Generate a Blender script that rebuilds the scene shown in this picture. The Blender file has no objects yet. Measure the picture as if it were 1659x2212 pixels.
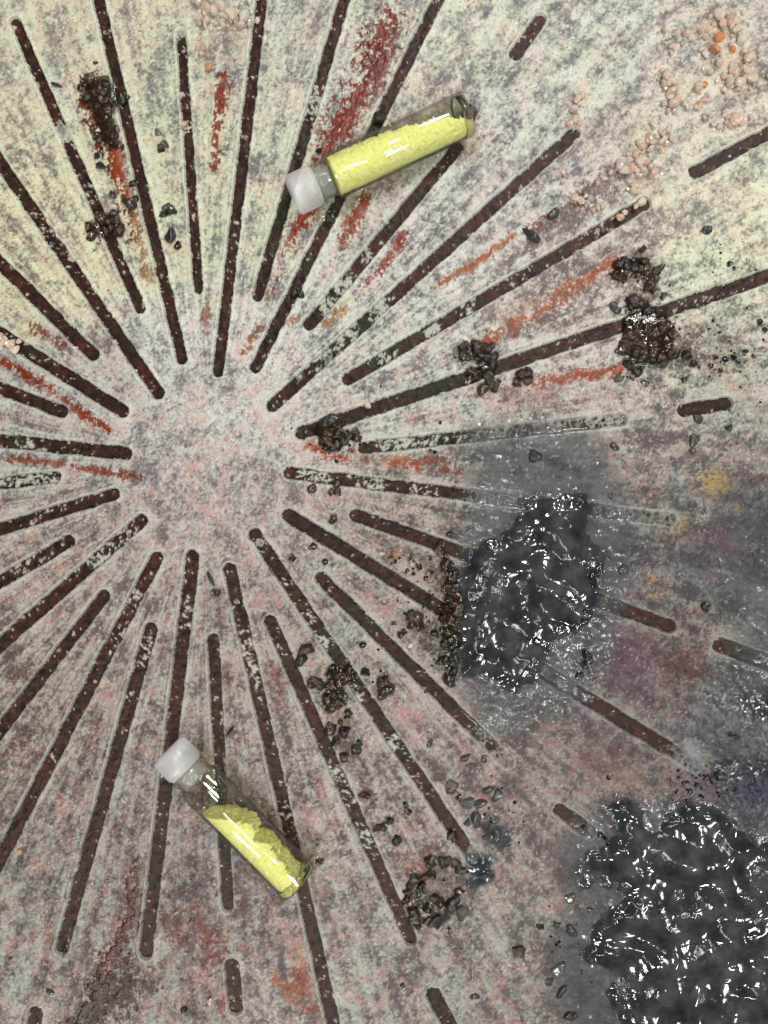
import bpy, bmesh, math, random
import numpy as np
from mathutils import Vector, Matrix, noise as mnoise

# ------------------------------------------------------------------ camera, light, exposure
S = 8.74e-5                                  # metres per layout unit (1659 units span the picture's width)
def PX(x): return (x - 829.5) * S
def PY(y): return (1106.0 - y) * S
scn = bpy.context.scene
COL = scn.collection

cam = bpy.data.cameras.new('camera')
cam.sensor_fit = 'VERTICAL'; cam.sensor_height = 36.0; cam.lens = 26.0
cam.clip_start = 0.005; cam.clip_end = 20.0
cam_o = bpy.data.objects.new('camera', cam); COL.objects.link(cam_o)
CAM_Z = 2212 * S * 26.0 / 36.0
cam_o.location = (0, 0, CAM_Z)
scn.camera = cam_o

world = bpy.data.worlds.new('World'); scn.world = world; world.use_nodes = True
world.node_tree.nodes['Background'].inputs[0].default_value = (0.88, 0.94, 1.0, 1)
world.node_tree.nodes['Background'].inputs[1].default_value = 0.09

def area(name, loc, target, sx, sy, watts, color, spin=0.0):
    l = bpy.data.lights.new(name, 'AREA'); l.shape = 'RECTANGLE'; l.size = sx; l.size_y = sy
    l.energy = watts; l.color = color
    o = bpy.data.objects.new(name, l); COL.objects.link(o)
    d = Vector(target) - Vector(loc)
    o.matrix_world = Matrix.Translation(loc) @ d.to_track_quat('-Z', 'Y').to_matrix().to_4x4() @ Matrix.Rotation(spin, 4, 'Z')
    return o
area('key_light', (-0.35, -0.95, 1.35), (0, 0.05, 0), 0.30, 0.12, 18.5, (1.0, 0.985, 0.90))  # main light from below left of the picture, its source unseen
area('ceiling_panel_light', (0.45, 0.75, 1.20), (0, 0, 0), 0.18, 0.10, 17.0, (1.0, 0.97, 0.92))
area('room_soft_light', (0.62, -0.55, 0.95), (0, 0, 0), 0.16, 0.10, 5.5, (0.78, 0.90, 1.0))
for _x, _y, _e in ((0.16, 0.30, 1.3), (0.40, -0.30, 1.4)):
    area('ceiling_spot_light', (_x, _y, 1.0), (0, 0, 0), 0.045, 0.045, _e, (0.95, 0.98, 1.0))
for _x, _y, _w, _e in ((0.068, -0.148, 0.020, 0.75), (0.010, -0.206, 0.010, 0.25)):
    _t = area('ceiling_tube_light', (_x, _y, 0.80), (_x, _y, 0), 0.24, _w, _e, (0.95, 1.0, 1.0))
    _t.matrix_world = Matrix.Translation((_x, _y, 0.80)) @ Matrix.Rotation(math.radians(-45), 4, 'Z')

vs = scn.view_settings
vs.view_transform = 'Standard'; vs.look = 'None'; vs.exposure = -0.10; vs.gamma = 1.0
scn.cycles.use_denoising = True
scn.cycles.max_bounces = 14; scn.cycles.transmission_bounces = 12; scn.cycles.transparent_max_bounces = 16
scn.cycles.sample_clamp_indirect = 6.0

# ------------------------------------------------------------------ helpers
rng = np.random.default_rng(11)
random.seed(5)
def lin(c):
    c = np.asarray(c, float) / 255.0
    return np.where(c <= 0.04045, c / 12.92, ((c + 0.055) / 1.055) ** 2.4)
def sstep(a, b, x):
    t = np.clip((x - a) / (b - a), 0, 1); return t * t * (3 - 2 * t)
def band(shape, lam, seed, w=0.45, stretch=(1, 1)):
    r = np.random.default_rng(seed); F = np.fft.rfft2(r.standard_normal(shape))
    fy = np.fft.fftfreq(shape[0])[:, None] * stretch[1]; fx = np.fft.rfftfreq(shape[1])[None] * stretch[0]
    f = np.sqrt(fx * fx + fy * fy) + 1e-9
    n = np.fft.irfft2(F * np.exp(-(np.log(f * lam)) ** 2 / (2 * w * w)), s=shape)
    return n / n.std()
def fbm(shape, lam, seed, beta=1.0):
    r = np.random.default_rng(seed); F = np.fft.rfft2(r.standard_normal(shape))
    fy = np.fft.fftfreq(shape[0])[:, None]; fx = np.fft.rfftfreq(shape[1])[None]
    f = np.sqrt(fx * fx + fy * fy)
    n = np.fft.irfft2(F / (f + 1.0 / lam) ** (1 + beta), s=shape); n -= n.mean()
    return n / n.std()

def link(name, me, mat=None, parent=None):
    o = bpy.data.objects.new(name, me); COL.objects.link(o)
    if mat is not None and len(me.materials) == 0: me.materials.append(mat)
    if parent is not None: o.parent = parent
    return o
def tag(o, label=None, cat=None, group=None, kind=None):
    if label: o['label'] = label
    if cat: o['category'] = cat
    if group: o['group'] = group
    if kind: o['kind'] = kind
    return o
def empty(name, loc, rz=0.0):
    o = bpy.data.objects.new(name, None); COL.objects.link(o)
    o.location = loc; o.rotation_euler = (0, 0, rz); o.empty_display_size = 0.002
    return o
def grid_mesh(name, X, Y, Z, keep=None, attrs=None):
    """quad sheet from 2-D arrays; keep = mask of quads; attrs = {name: (ny,nx,4)}"""
    ny, nx = X.shape
    co = np.stack([X, Y, Z], -1).reshape(-1, 3).astype(np.float32)
    idx = np.arange(ny * nx).reshape(ny, nx)
    q = np.stack([idx[1:, :-1], idx[1:, 1:], idx[:-1, 1:], idx[:-1, :-1]], -1).reshape(-1, 4)
    vals = {k: np.asarray(v).reshape(ny * nx, 4) for k, v in (attrs or {}).items()}
    if keep is not None:
        q = q[keep.reshape(-1)]
        used = np.unique(q); remap = np.zeros(ny * nx, int); remap[used] = np.arange(len(used))
        q = remap[q]; co = co[used]; vals = {k: v[used] for k, v in vals.items()}
    me = bpy.data.meshes.new(name)
    me.vertices.add(len(co)); me.vertices.foreach_set('co', co.ravel())
    me.loops.add(q.size); me.loops.foreach_set('vertex_index', q.ravel().astype(np.int32))
    me.polygons.add(len(q)); me.polygons.foreach_set('loop_start', (np.arange(len(q)) * 4).astype(np.int32))
    me.polygons.foreach_set('use_smooth', np.ones(len(q), bool))
    me.update(calc_edges=True)
    for k, v in vals.items():
        a = me.attributes.new(k, 'FLOAT_COLOR', 'POINT'); a.data.foreach_set('color', v.astype(np.float32).ravel())
    return me
def lathe(name, prof, n=64, ring=None, smooth=True):
    """prof = [(x, r)] along local X in metres; r = 0 closes with a point"""
    vs_, fs, rings = [], [], []
    for k, (x, r) in enumerate(prof):
        if r <= 1e-9:
            vs_.append((x, 0, 0)); rings.append([len(vs_) - 1])
        else:
            ids = []
            for i in range(n):
                a = 2 * math.pi * i / n
                rr = r if ring is None else ring(x, r, a, i)
                vs_.append((x, rr * math.cos(a), rr * math.sin(a))); ids.append(len(vs_) - 1)
            rings.append(ids)
    for A, B in zip(rings[:-1], rings[1:]):
        if len(A) == 1 and len(B) == 1: continue
        for i in range(n):
            j = (i + 1) % n
            if len(A) == 1: fs.append((A[0], B[j], B[i]))
            elif len(B) == 1: fs.append((A[i], A[j], B[0]))
            else: fs.append((A[i], A[j], B[j], B[i]))
    me = bpy.data.meshes.new(name); me.from_pydata(vs_, [], fs)
    bm = bmesh.new(); bm.from_mesh(me); bmesh.ops.recalc_face_normals(bm, faces=bm.faces); bm.to_mesh(me); bm.free()
    me.polygons.foreach_set('use_smooth', np.full(len(me.polygons), smooth)); me.update()
    return me

# ------------------------------------------------------------------ materials
def new_mat(name):
    m = bpy.data.materials.new(name); m.use_nodes = True
    nt = m.node_tree; return m, nt, nt.nodes['Principled BSDF'], nt.nodes, nt.links
def add_noise(nt, scale, detail=4, rough=0.6, coord='Object', dist=0.0):
    tc = nt.nodes.new('ShaderNodeTexCoord'); n = nt.nodes.new('ShaderNodeTexNoise')
    n.inputs['Scale'].default_value = scale; n.inputs['Detail'].default_value = detail
    n.inputs['Roughness'].default_value = rough; n.inputs['Distortion'].default_value = dist
    nt.links.new(tc.outputs[coord], n.inputs['Vector']); return n
def add_bump(nt, height, strength, distance, target):
    b = nt.nodes.new('ShaderNodeBump'); b.inputs['Strength'].default_value = strength
    b.inputs['Distance'].default_value = distance
    nt.links.new(height, b.inputs['Height']); nt.links.new(b.outputs['Normal'], target); return b
def ramp(nt, fac, stops):
    r = nt.nodes.new('ShaderNodeValToRGB'); e = r.color_ramp.elements
    e[0].position, e[0].color = stops[0][0], (*stops[0][1], 1)
    e[1].position, e[1].color = stops[-1][0], (*stops[-1][1], 1)
    for p, c in stops[1:-1]:
        k = e.new(p); k.color = (*c, 1)
    nt.links.new(fac, r.inputs['Fac']); return r
def mixc(nt, mode, fac, a, b):
    m = nt.nodes.new('ShaderNodeMix'); m.data_type = 'RGBA'; m.blend_type = mode
    m.inputs[0].default_value = fac
    nt.links.new(a, m.inputs[6]); nt.links.new(b, m.inputs[7]); return m

def mat_pigment(name, rough, bump, spec=0.30):
    m, nt, P, N, L = new_mat(name)
    at = N.new('ShaderNodeAttribute'); at.attribute_name = 'pigment'
    n = add_noise(nt, 2600, 5, 0.7)
    g = ramp(nt, n.outputs['Fac'], [(0.28, (0.80, 0.79, 0.80)), (0.72, (1.12, 1.12, 1.11))])
    mx = mixc(nt, 'MULTIPLY', 1.0, at.outputs['Color'], g.outputs['Color'])
    L.new(mx.outputs[2], P.inputs['Base Color'])
    mr = N.new('ShaderNodeMapRange'); mr.inputs['To Min'].default_value = rough; mr.inputs['To Max'].default_value = 0.12
    L.new(at.outputs['Alpha'], mr.inputs['Value']); L.new(mr.outputs[0], P.inputs['Roughness'])
    P.inputs['Specular IOR Level'].default_value = spec
    n2 = add_noise(nt, 1500, 6, 0.65)
    add_bump(nt, n2.outputs['Fac'], bump, 0.0006, P.inputs['Normal'])
    return m
M_PANEL = mat_pigment('layered_paint', 0.50, 0.22)
M_GROOVE = mat_pigment('dark_groove_paint', 0.38, 0.25, 0.10)

def mat_gel():
    m, nt, P, N, L = new_mat('black_gel')
    at = N.new('ShaderNodeAttribute'); at.attribute_name = 'gel'
    n = add_noise(nt, 260, 5, 0.6)
    c = ramp(nt, n.outputs['Fac'], [(0.3, (0.008, 0.010, 0.012)), (0.5, (0.024, 0.028, 0.031)), (0.72, (0.056, 0.061, 0.062))])
    L.new(c.outputs['Color'], P.inputs['Base Color'])
    P.inputs['Roughness'].default_value = 0.10; P.inputs['Specular IOR Level'].default_value = 0.36
    n2 = add_noise(nt, 420, 3, 0.5, dist=1.2)
    bp = add_bump(nt, n2.outputs['Fac'], 0.45, 0.0010, P.inputs['Normal'])
    n3 = add_noise(nt, 70, 2, 0.5); g3 = ramp(nt, n3.outputs['Fac'], [(0.56, (0.006,) * 3), (0.72, (0.26,) * 3)]); L.new(g3.outputs['Color'], bp.inputs['Strength'])
    L.new(at.outputs['Alpha'], P.inputs['Alpha'])
    return m
M_GEL = mat_gel()
def mat_film():
    m, nt, P, N, L = new_mat('smoky_film')
    at = N.new('ShaderNodeAttribute'); at.attribute_name = 'gel'
    n = add_noise(nt, 160, 5, 0.65)
    c = ramp(nt, n.outputs['Fac'], [(0.3, (0.050, 0.053, 0.054)), (0.7, (0.120, 0.123, 0.120))])
    L.new(c.outputs['Color'], P.inputs['Base Color']); P.inputs['Roughness'].default_value = 0.14
    mu = N.new('ShaderNodeMath'); mu.operation = 'MULTIPLY'
    g = ramp(nt, n.outputs['Fac'], [(0.32, (0.25,) * 3), (0.68, (1.0,) * 3)])
    L.new(at.outputs['Alpha'], mu.inputs[0]); L.new(g.outputs['Color'], mu.inputs[1]); L.new(mu.outputs[0], P.inputs['Alpha'])
    n2 = add_noise(nt, 240, 3, 0.5, dist=1.0); add_bump(nt, n2.outputs['Fac'], 0.10, 0.0010, P.inputs['Normal'])
    return m
M_FILM = mat_film()
def mat_resin():
    m, nt, P, N, L = new_mat('brown_resin')
    at = N.new('ShaderNodeAttribute'); at.attribute_name = 'gel'
    n = add_noise(nt, 380, 4, 0.6)
    c = ramp(nt, n.outputs['Fac'], [(0.3, (0.005, 0.0035, 0.002)), (0.55, (0.014, 0.008, 0.003)), (0.75, (0.050, 0.021, 0.006))])
    L.new(c.outputs['Color'], P.inputs['Base Color']); P.inputs['Roughness'].default_value = 0.10
    add_bump(nt, n.outputs['Fac'], 0.4, 0.0010, P.inputs['Normal'])
    L.new(at.outputs['Alpha'], P.inputs['Alpha'])
    return m
M_RESIN = mat_resin()

def mat_chip(name, cols, rough=0.07, coat=0.4, trans=0.0):
    m, nt, P, N, L = new_mat(name)
    oi = N.new('ShaderNodeObjectInfo')
    r = ramp(nt, oi.outputs['Random'], [(i / (len(cols) - 1), c) for i, c in enumerate(cols)])
    n = add_noise(nt, 900, 3, 0.6)
    g = ramp(nt, n.outputs['Fac'], [(0.3, (0.7, 0.7, 0.7)), (0.7, (1.3, 1.3, 1.3))])
    mx = mixc(nt, 'MULTIPLY', 1.0, r.outputs['Color'], g.outputs['Color'])
    L.new(mx.outputs[2], P.inputs['Base Color'])
    P.inputs['Roughness'].default_value = rough; P.inputs['Coat Weight'].default_value = coat; P.inputs['Coat Roughness'].default_value = 0.04
    P.inputs['Transmission Weight'].default_value = trans
    add_bump(nt, n.outputs['Fac'], 0.35, 0.0004, P.inputs['Normal'])
    return m
M_BROWN = mat_chip('brown_glassy_chip', [(0.006, 0.004, 0.002), (0.016, 0.009, 0.0035), (0.034, 0.013, 0.004), (0.022, 0.014, 0.005), (0.010, 0.007, 0.003)])
M_BLACK = mat_chip('black_chip', [(0.004, 0.004, 0.005), (0.010, 0.009, 0.009), (0.02, 0.018, 0.016)])
M_SMOKE = mat_chip('smoky_grey_chip', [(0.020, 0.020, 0.020), (0.045, 0.042, 0.038), (0.07, 0.065, 0.055)])
M_SALT = mat_chip('pink_salt', [(0.82, 0.64, 0.53), (0.80, 0.50, 0.37), (0.80, 0.69, 0.55), (0.84, 0.77, 0.69), (0.82, 0.58, 0.45), (0.78, 0.66, 0.50)], 0.07, 0.7, 0.40)
M_ORANGE = mat_chip('orange_salt', [(0.62, 0.22, 0.07), (0.66, 0.30, 0.14)], 0.18, 0.5, 0.25)

def mat_clear(name, tint, rough=0.03, bumpscale=None, bump=0.3, edge=None):
    m, nt, P, N, L = new_mat(name)
    N.remove(P); out = N['Material Output']
    tr = N.new('ShaderNodeBsdfTransparent'); tr.inputs[0].default_value = (*tint, 1)
    gl = N.new('ShaderNodeBsdfGlossy'); gl.inputs['Roughness'].default_value = rough
    lw = N.new('ShaderNodeLayerWeight'); lw.inputs[0].default_value = 0.5
    pw = N.new('ShaderNodeMath'); pw.operation = 'POWER'; pw.inputs[1].default_value = 4.0; L.new(lw.outputs['Facing'], pw.inputs[0])
    fr = N.new('ShaderNodeMath'); fr.operation = 'MULTIPLY_ADD'; fr.inputs[1].default_value = 0.55; fr.inputs[2].default_value = 0.06; L.new(pw.outputs[0], fr.inputs[0])
    mx = N.new('ShaderNodeMixShader')
    L.new(fr.outputs[0], mx.inputs[0]); L.new(tr.outputs[0], mx.inputs[1]); L.new(gl.outputs[0], mx.inputs[2]); L.new(mx.outputs[0], out.inputs[0])
    if edge:
        er = ramp(nt, lw.outputs['Facing'], [(0.45, tint), (0.80, tuple(c * .80 for c in tint)), (0.97, tuple(c * edge for c in tint))]); L.new(er.outputs['Color'], tr.inputs[0])
    if bumpscale:
        n = add_noise(nt, bumpscale, 4, 0.55)
        b = add_bump(nt, n.outputs['Fac'], bump, 0.0012, gl.inputs['Normal']); L.new(b.outputs['Normal'], lw.inputs['Normal'])
    return m
M_GLUE = mat_clear('clear_glue', (0.90, 0.87, 0.80), 0.05, 420, 0.6)

def mat_glass():
    m, nt, P, N, L = new_mat('vial_glass')
    P.inputs['Base Color'].default_value = (0.97, 0.98, 0.95, 1); P.inputs['Roughness'].default_value = 0.015
    P.inputs['Transmission Weight'].default_value = 1.0; P.inputs['IOR'].default_value = 1.47
    n = add_noise(nt, 90, 2, 0.5); add_bump(nt, n.outputs['Fac'], 0.10, 0.0006, P.inputs['Normal'])
    return m
M_SOLID = mat_glass(); M_GLASS = mat_clear('vial_glass_wall', (0.955, 0.96, 0.94), 0.02, 90, 0.05, 0.5)
def mat_cap(name, alpha):
    m, nt, P, N, L = new_mat(name)
    n = add_noise(nt, 500, 3, 0.5)
    c = ramp(nt, n.outputs['Fac'], [(0.3, (0.80, 0.79, 0.81)), (0.7, (0.90, 0.89, 0.90))])
    L.new(c.outputs['Color'], P.inputs['Base Color'])
    P.inputs['Roughness'].default_value = 0.24; P.inputs['Transmission Weight'].default_value = 0.35; P.inputs['Alpha'].default_value = alpha
    P.inputs['Subsurface Weight'].default_value = 0.3; P.inputs['Subsurface Radius'].default_value = (0.003, 0.003, 0.003); P.inputs['Subsurface Scale'].default_value = 1.0
    add_bump(nt, n.outputs['Fac'], 0.15, 0.0004, P.inputs['Normal'])
    return m
M_CAP = mat_cap('frosted_plastic', 0.42); M_PLUG = mat_cap('clear_stopper', 0.20)
def mat_powder():
    m, nt, P, N, L = new_mat('yellow_powder')
    n = add_noise(nt, 900, 6, 0.7)
    c = ramp(nt, n.outputs['Fac'], [(0.28, (0.88, 0.83, 0.20)), (0.5, (0.95, 0.92, 0.32)), (0.75, (0.97, 0.95, 0.46))])
    L.new(c.outputs['Color'], P.inputs['Base Color']); P.inputs['Roughness'].default_value = 0.95; P.inputs['Specular IOR Level'].default_value = 0.1
    add_bump(nt, n.outputs['Fac'], 0.8, 0.0008, P.inputs['Normal'])
    return m
M_POWDER = mat_powder()
def mat_board():
    m, nt, P, N, L = new_mat('board_wood')
    n = add_noise(nt, 60, 5, 0.6)
    c = ramp(nt, n.outputs['Fac'], [(0.3, (0.10, 0.065, 0.04)), (0.7, (0.17, 0.12, 0.08))])
    L.new(c.outputs['Color'], P.inputs['Base Color']); P.inputs['Roughness'].default_value = 0.8
    return m
M_BOARD = mat_board()

# ------------------------------------------------------------------ layout data (picture units)
GROOVES = [  # x0, y0, x1, y1, width
    (32, 48, 302, 666, 26), (207, -22, 392, 775, 26), (390, 72, 427, 622, 23), (567, -25, 470, 802, 26), (748, -20, 556, 637, 27),
    (956, -22, 552, 792, 27), (990, 315, 668, 700, 29), (1240, 288, 588, 875, 29), (1392, 440, 752, 818, 29), (1760, 562, 652, 935, 31),
    (1342, 906, 786, 967, 28), (1448, 1122, 625, 1022, 28), (768, 1113, 1445, 1352, 30), (624, 1114, 1500, 1652, 32), (693, 1250, 1095, 1645, 30),
    (550, 1155, 1022, 1855, 30), (584, 1343, 886, 2030, 29), (495, 1230, 727, 2245, 30), (459, 1382, 491, 1956, 27), (415, 1202, 314, 2058, 31),
    (324, 1360, 132, 2048, 31), (337, 1206, -60, 1968, 30), (223, 1288, -60, 1655, 29), (304, 1124, -60, 1445, 30), (146, 1170, -60, 1292, 29),
    (244, 1068, -60, 1160, 29), (117, 1030, -60, 1050, 28), (270, 979, -60, 945, 31), (132, 889, -60, 815, 29), (263, 887, -60, 684, 31),
    (340, 848, -60, 266, 29), (199, 766, -60, 510, 30), (1501, 372, 1760, 232, 30), (1478, 886, 1570, 871, 30), (1210, 1750, 1272, 1797, 30),
    (1557, 1394, 1760, 1470, 34), (500, 2088, 508, 2178, 33), (936, 2150, 1010, 2290, 33), (76, 2192, 58, 2290, 34), (1167, 41, 1114, 116, 29)]
GROOVE_LABELS = {}
FILLS = [  # paint bridging or half filling a groove: x, y, radius, strength
    (132, 285, 20, 1.0), (398, 275, 14, .55), (385, 45, 30, 1.0), (160, 545, 16, .8), (1080, 940, 60, .55), (1200, 925, 70, .62), (1310, 910, 50, .6),
    (1060, 1078, 50, .75), (1200, 1095, 120, .8), (1380, 1112, 80, .85), (705, 770, 16, .6), (290, 1380, 9, .9), (1480, 1650, 40, 1.0), (1095, 1645, 40, .8),
    (560, 1172, 9, .8), (1040, 1600, 30, .5), (1030, 1860, 40, .7), (1270, 1800, 20, .6), (510, 1300, 7, .7), (408, 1318, 7, .7)]
FLAKES = [(820, 660, 30, .9), (740, 718, 38, 1.0), (690, 768, 34, 1.0), (792, 552, 16, .7), (742, 618, 26, 1.0), (712, 664, 22, .9), (1010, 660, 22, .8), (932, 708, 22, .9),
    (832, 772, 20, .9), (672, 218, 36, .85), (850, 957, 40, .8), (930, 948, 60, .6), (1050, 936, 90, .6), (680, 1030, 34, .9), (800, 1040, 40, .8), (900, 1050, 40, .5), (690, 1390, 30, .7),
    (755, 1508, 30, .8), (850, 1615, 36, .8), (720, 1700, 50, .6), (775, 1820, 44, .7), (540, 1420, 60, .55), (200, 410, 24, .7), (300, 1300, 30, .6), (262, 1385, 36, .5), (400, 1330, 50, .55),
    (270, 1165, 44, .65), (215, 1215, 34, .6), (312, 1405, 34, .5), (70, 1036, 80, .8), (25, 950, 34, .5), (520, 480, 40, .35), (390, 200, 14, .5), (495, 1560, 24, .5), (510, 1780, 20, .4),
    (90, 520, 60, .4), (190, 1190, 50, .4), (60, 1230, 60, .45), (1100, 590, 40, .5), (1300, 500, 40, .4), (240, 1500, 40, .3), (620, 1760, 24, .6), (1500, 630, 60, .4), (30, 745, 30, .5), (660, 1330, 24, .4)]
REG = [  # x, y, pale colour, dark colour, share of pale
    (100, 100, (212, 210, 174), (150, 140, 140), .62), (60, 430, (218, 216, 168), (140, 122, 112), .66), (330, 330, (212, 212, 168), (138, 128, 128), .62), (480, 300, (206, 206, 172), (125, 120, 124), .58),
    (900, 60, (206, 206, 178), (130, 128, 132), .58), (1300, 100, (204, 204, 180), (122, 120, 126), .55), (1600, 450, (218, 218, 174), (140, 130, 122), .66), (660, 120, (202, 202, 180), (136, 124, 128), .56),
    (1100, 400, (196, 196, 186), (122, 108, 118), .52), (1450, 250, (206, 196, 178), (132, 118, 118), .55), (430, 950, (208, 208, 206), (134, 120, 130), .66), (450, 1110, (204, 184, 184), (146, 112, 122), .55),
    (150, 960, (192, 187, 178), (126, 104, 108), .52), (200, 1250, (200, 176, 170), (136, 98, 102), .52), (80, 1550, (190, 174, 158), (124, 78, 78), .50), (230, 1800, (174, 158, 156), (102, 72, 82), .48),
    (90, 2100, (178, 172, 162), (108, 94, 94), .50), (400, 1980, (178, 164, 158), (106, 70, 74), .48), (450, 1450, (194, 174, 168), (118, 82, 86), .48), (750, 1300, (188, 182, 172), (116, 96, 100), .50),
    (850, 1750, (198, 172, 168), (112, 74, 78), .48), (780, 2120, (186, 182, 172), (116, 92, 98), .50), (1000, 2150, (176, 166, 156), (108, 86, 90), .48), (1100, 1700, (198, 160, 158), (118, 78, 82), .48),
    (900, 1230, (196, 168, 152), (98, 68, 60), .45), (900, 700, (202, 202, 192), (126, 108, 116), .54), (1200, 600, (204, 194, 184), (126, 92, 88), .52), (1200, 860, (204, 190, 180), (128, 84, 84), .50),
    (1560, 760, (212, 208, 170), (92, 86, 72), .50), (1420, 990, (182, 176, 166), (112, 86, 88), .50), (1550, 950, (176, 176, 166), (110, 96, 100), .50), (1610, 1110, (126, 122, 116), (76, 66, 76), .42),
    (1400, 1210, (158, 138, 128), (90, 66, 66), .42), (1560, 1270, (146, 126, 126), (76, 60, 70), .42), (1350, 1450, (156, 120, 126), (94, 50, 60), .42), (1620, 1350, (186, 186, 170), (100, 90, 96), .46),
    (1250, 1620, (158, 138, 128), (96, 70, 70), .44), (1150, 1800, (182, 162, 150), (110, 86, 86), .46), (1120, 2000, (182, 168, 156), (110, 90, 86), .46), (1400, 1690, (180, 150, 136), (110, 82, 78), .46),
    (1630, 1620, (120, 112, 112), (56, 50, 58), .40), (1480, 1900, (110, 108, 106), (46, 46, 50), .38), (1450, 2150, (118, 114, 110), (50, 50, 54), .38), (1180, 1050, (160, 154, 146), (92, 84, 84), .44), (1100, 1280, (112, 112, 110), (56, 56, 58), .4)]
STREAKS = [  # points, half width, colour, strength, gloss
    ([(483, 168), (478, 230), (470, 290), (465, 370)], 11, (150, 62, 48), .75, .1), ([(842, 72), (805, 170), (765, 245), (718, 312)], 40, (136, 54, 48), .75, .1), ([(820, 110), (770, 215), (715, 300)], 16, (120, 34, 30), .8, .2), ([(775, 200), (735, 285), (700, 345)], 16, (150, 50, 38), .8, .4),
    ([(684, 440), (640, 492), (600, 560), (560, 632)], 17, (158, 44, 26), .9, .8), ([(792, 428), (742, 520)], 13, (160, 62, 40), .75, .4), ([(872, 508), (832, 568), (790, 612)], 10, (165, 46, 30), .85, .3),
    ([(200, 190), (215, 260), (245, 330), (272, 400), (296, 505)], 22, (112, 46, 34), .85, .7), ([(250, 335), (262, 385), (268, 420)], 12, (165, 62, 38), .9, .6), ([(290, 480), (308, 530), (325, 600)], 11, (170, 100, 60), .65, .1),
    ([(14, 778), (110, 843), (170, 890), (236, 928)], 11, (158, 60, 36), .95, .85), ([(-20, 982), (110, 1000), (200, 1015), (310, 1034)], 8, (158, 72, 54), .85, .4), ([(1105, 512), (1040, 560), (950, 612)], 7, (182, 88, 44), .7, .1),
    ([(1325, 565), (1240, 620), (1160, 680), (1040, 745)], 14, (186, 86, 36), .75, .2), ([(1335, 798), (1240, 812), (1150, 832)], 10, (170, 72, 44), .75, .2), ([(668, 962), (700, 975), (745, 990)], 10, (180, 76, 32), .9, .5),
    ([(765, 968), (805, 990)], 12, (150, 60, 38), .85, .3), ([(835, 992), (905, 1002)], 11, (182, 78, 32), .9, .3), ([(928, 995), (985, 1022)], 15, (142, 66, 44), .8, .2), ([(738, 668), (690, 708)], 9, (198, 116, 36), .9, .3),
    ([(1262, 432), (1205, 470), (1155, 505)], 15, (128, 56, 50), .75, .3), ([(1330, 390), (1280, 415)], 24, (118, 70, 76), .6, .1), ([(306, 1870), (292, 1950), (270, 2010), (225, 2085), (175, 2210)], 15, (96, 30, 28), .9, .5),
    ([(285, 2110), (235, 2150), (180, 2230)], 48, (72, 34, 32), .95, .2), ([(300, 1900), (285, 1980), (240, 2080)], 22, (104, 30, 28), .9, .3), ([(655, 2000), (660, 2090), (690, 2190), (700, 2250)], 22, (172, 62, 44), .8, .2), ([(595, 2110), (650, 2150)], 14, (192, 96, 58), .7, .2),
    ([(430, 1980), (460, 2035), (450, 2085)], 26, (146, 62, 56), .7, .1), ([(385, 1990), (390, 2015)], 24, (140, 74, 66), .7, .1), ([(640, 690), (560, 710), (530, 760)], 7, (165, 86, 52), .7, .1), ([(200, 660), (208, 700)], 8, (160, 78, 50), .7, .1),
    ([(75, 705), (130, 738)], 12, (140, 66, 56), .7, .1), ([(450, 640), (445, 720)], 8, (150, 82, 74), .6, .1), ([(655, 2095), (640, 2040)], 10, (200, 120, 80), .5, .1), ([(900, 780), (1000, 640)], 5, (170, 90, 60), .4, .1),
    ([(590, 1440), (605, 1480), (600, 1520)], 12, (150, 66, 58), .6, .1), ([(795, 1420), (815, 1440)], 10, (150, 76, 62), .6, .1), ([(310, 2160), (420, 1990)], 8, (130, 72, 70), .4, .1), ([(105, 1985), (112, 2040)], 10, (176, 74, 66), .7, .1),
    ([(480, 1450), (490, 1600)], 16, (132, 58, 60), .5, .1), ([(560, 1480), (585, 1640)], 14, (136, 60, 62), .45, .1), ([(1340, 690), (1200, 740)], 8, (150, 84, 80), .4, .1), ([(1440, 900), (1455, 870)], 8, (150, 70, 70), .6, .1),
    ([(480, 2140), (480, 2190)], 9, (190, 70, 50), .6, .1), ([(1180, 640), (1090, 690)], 22, (170, 110, 90), .3, .1), ([(870, 1850), (905, 1880), (925, 1845)], 18, (146, 74, 66), .55, .1), ([(1000, 840), (1200, 860)], 20, (150, 80, 84), .35, .1)]
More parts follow.
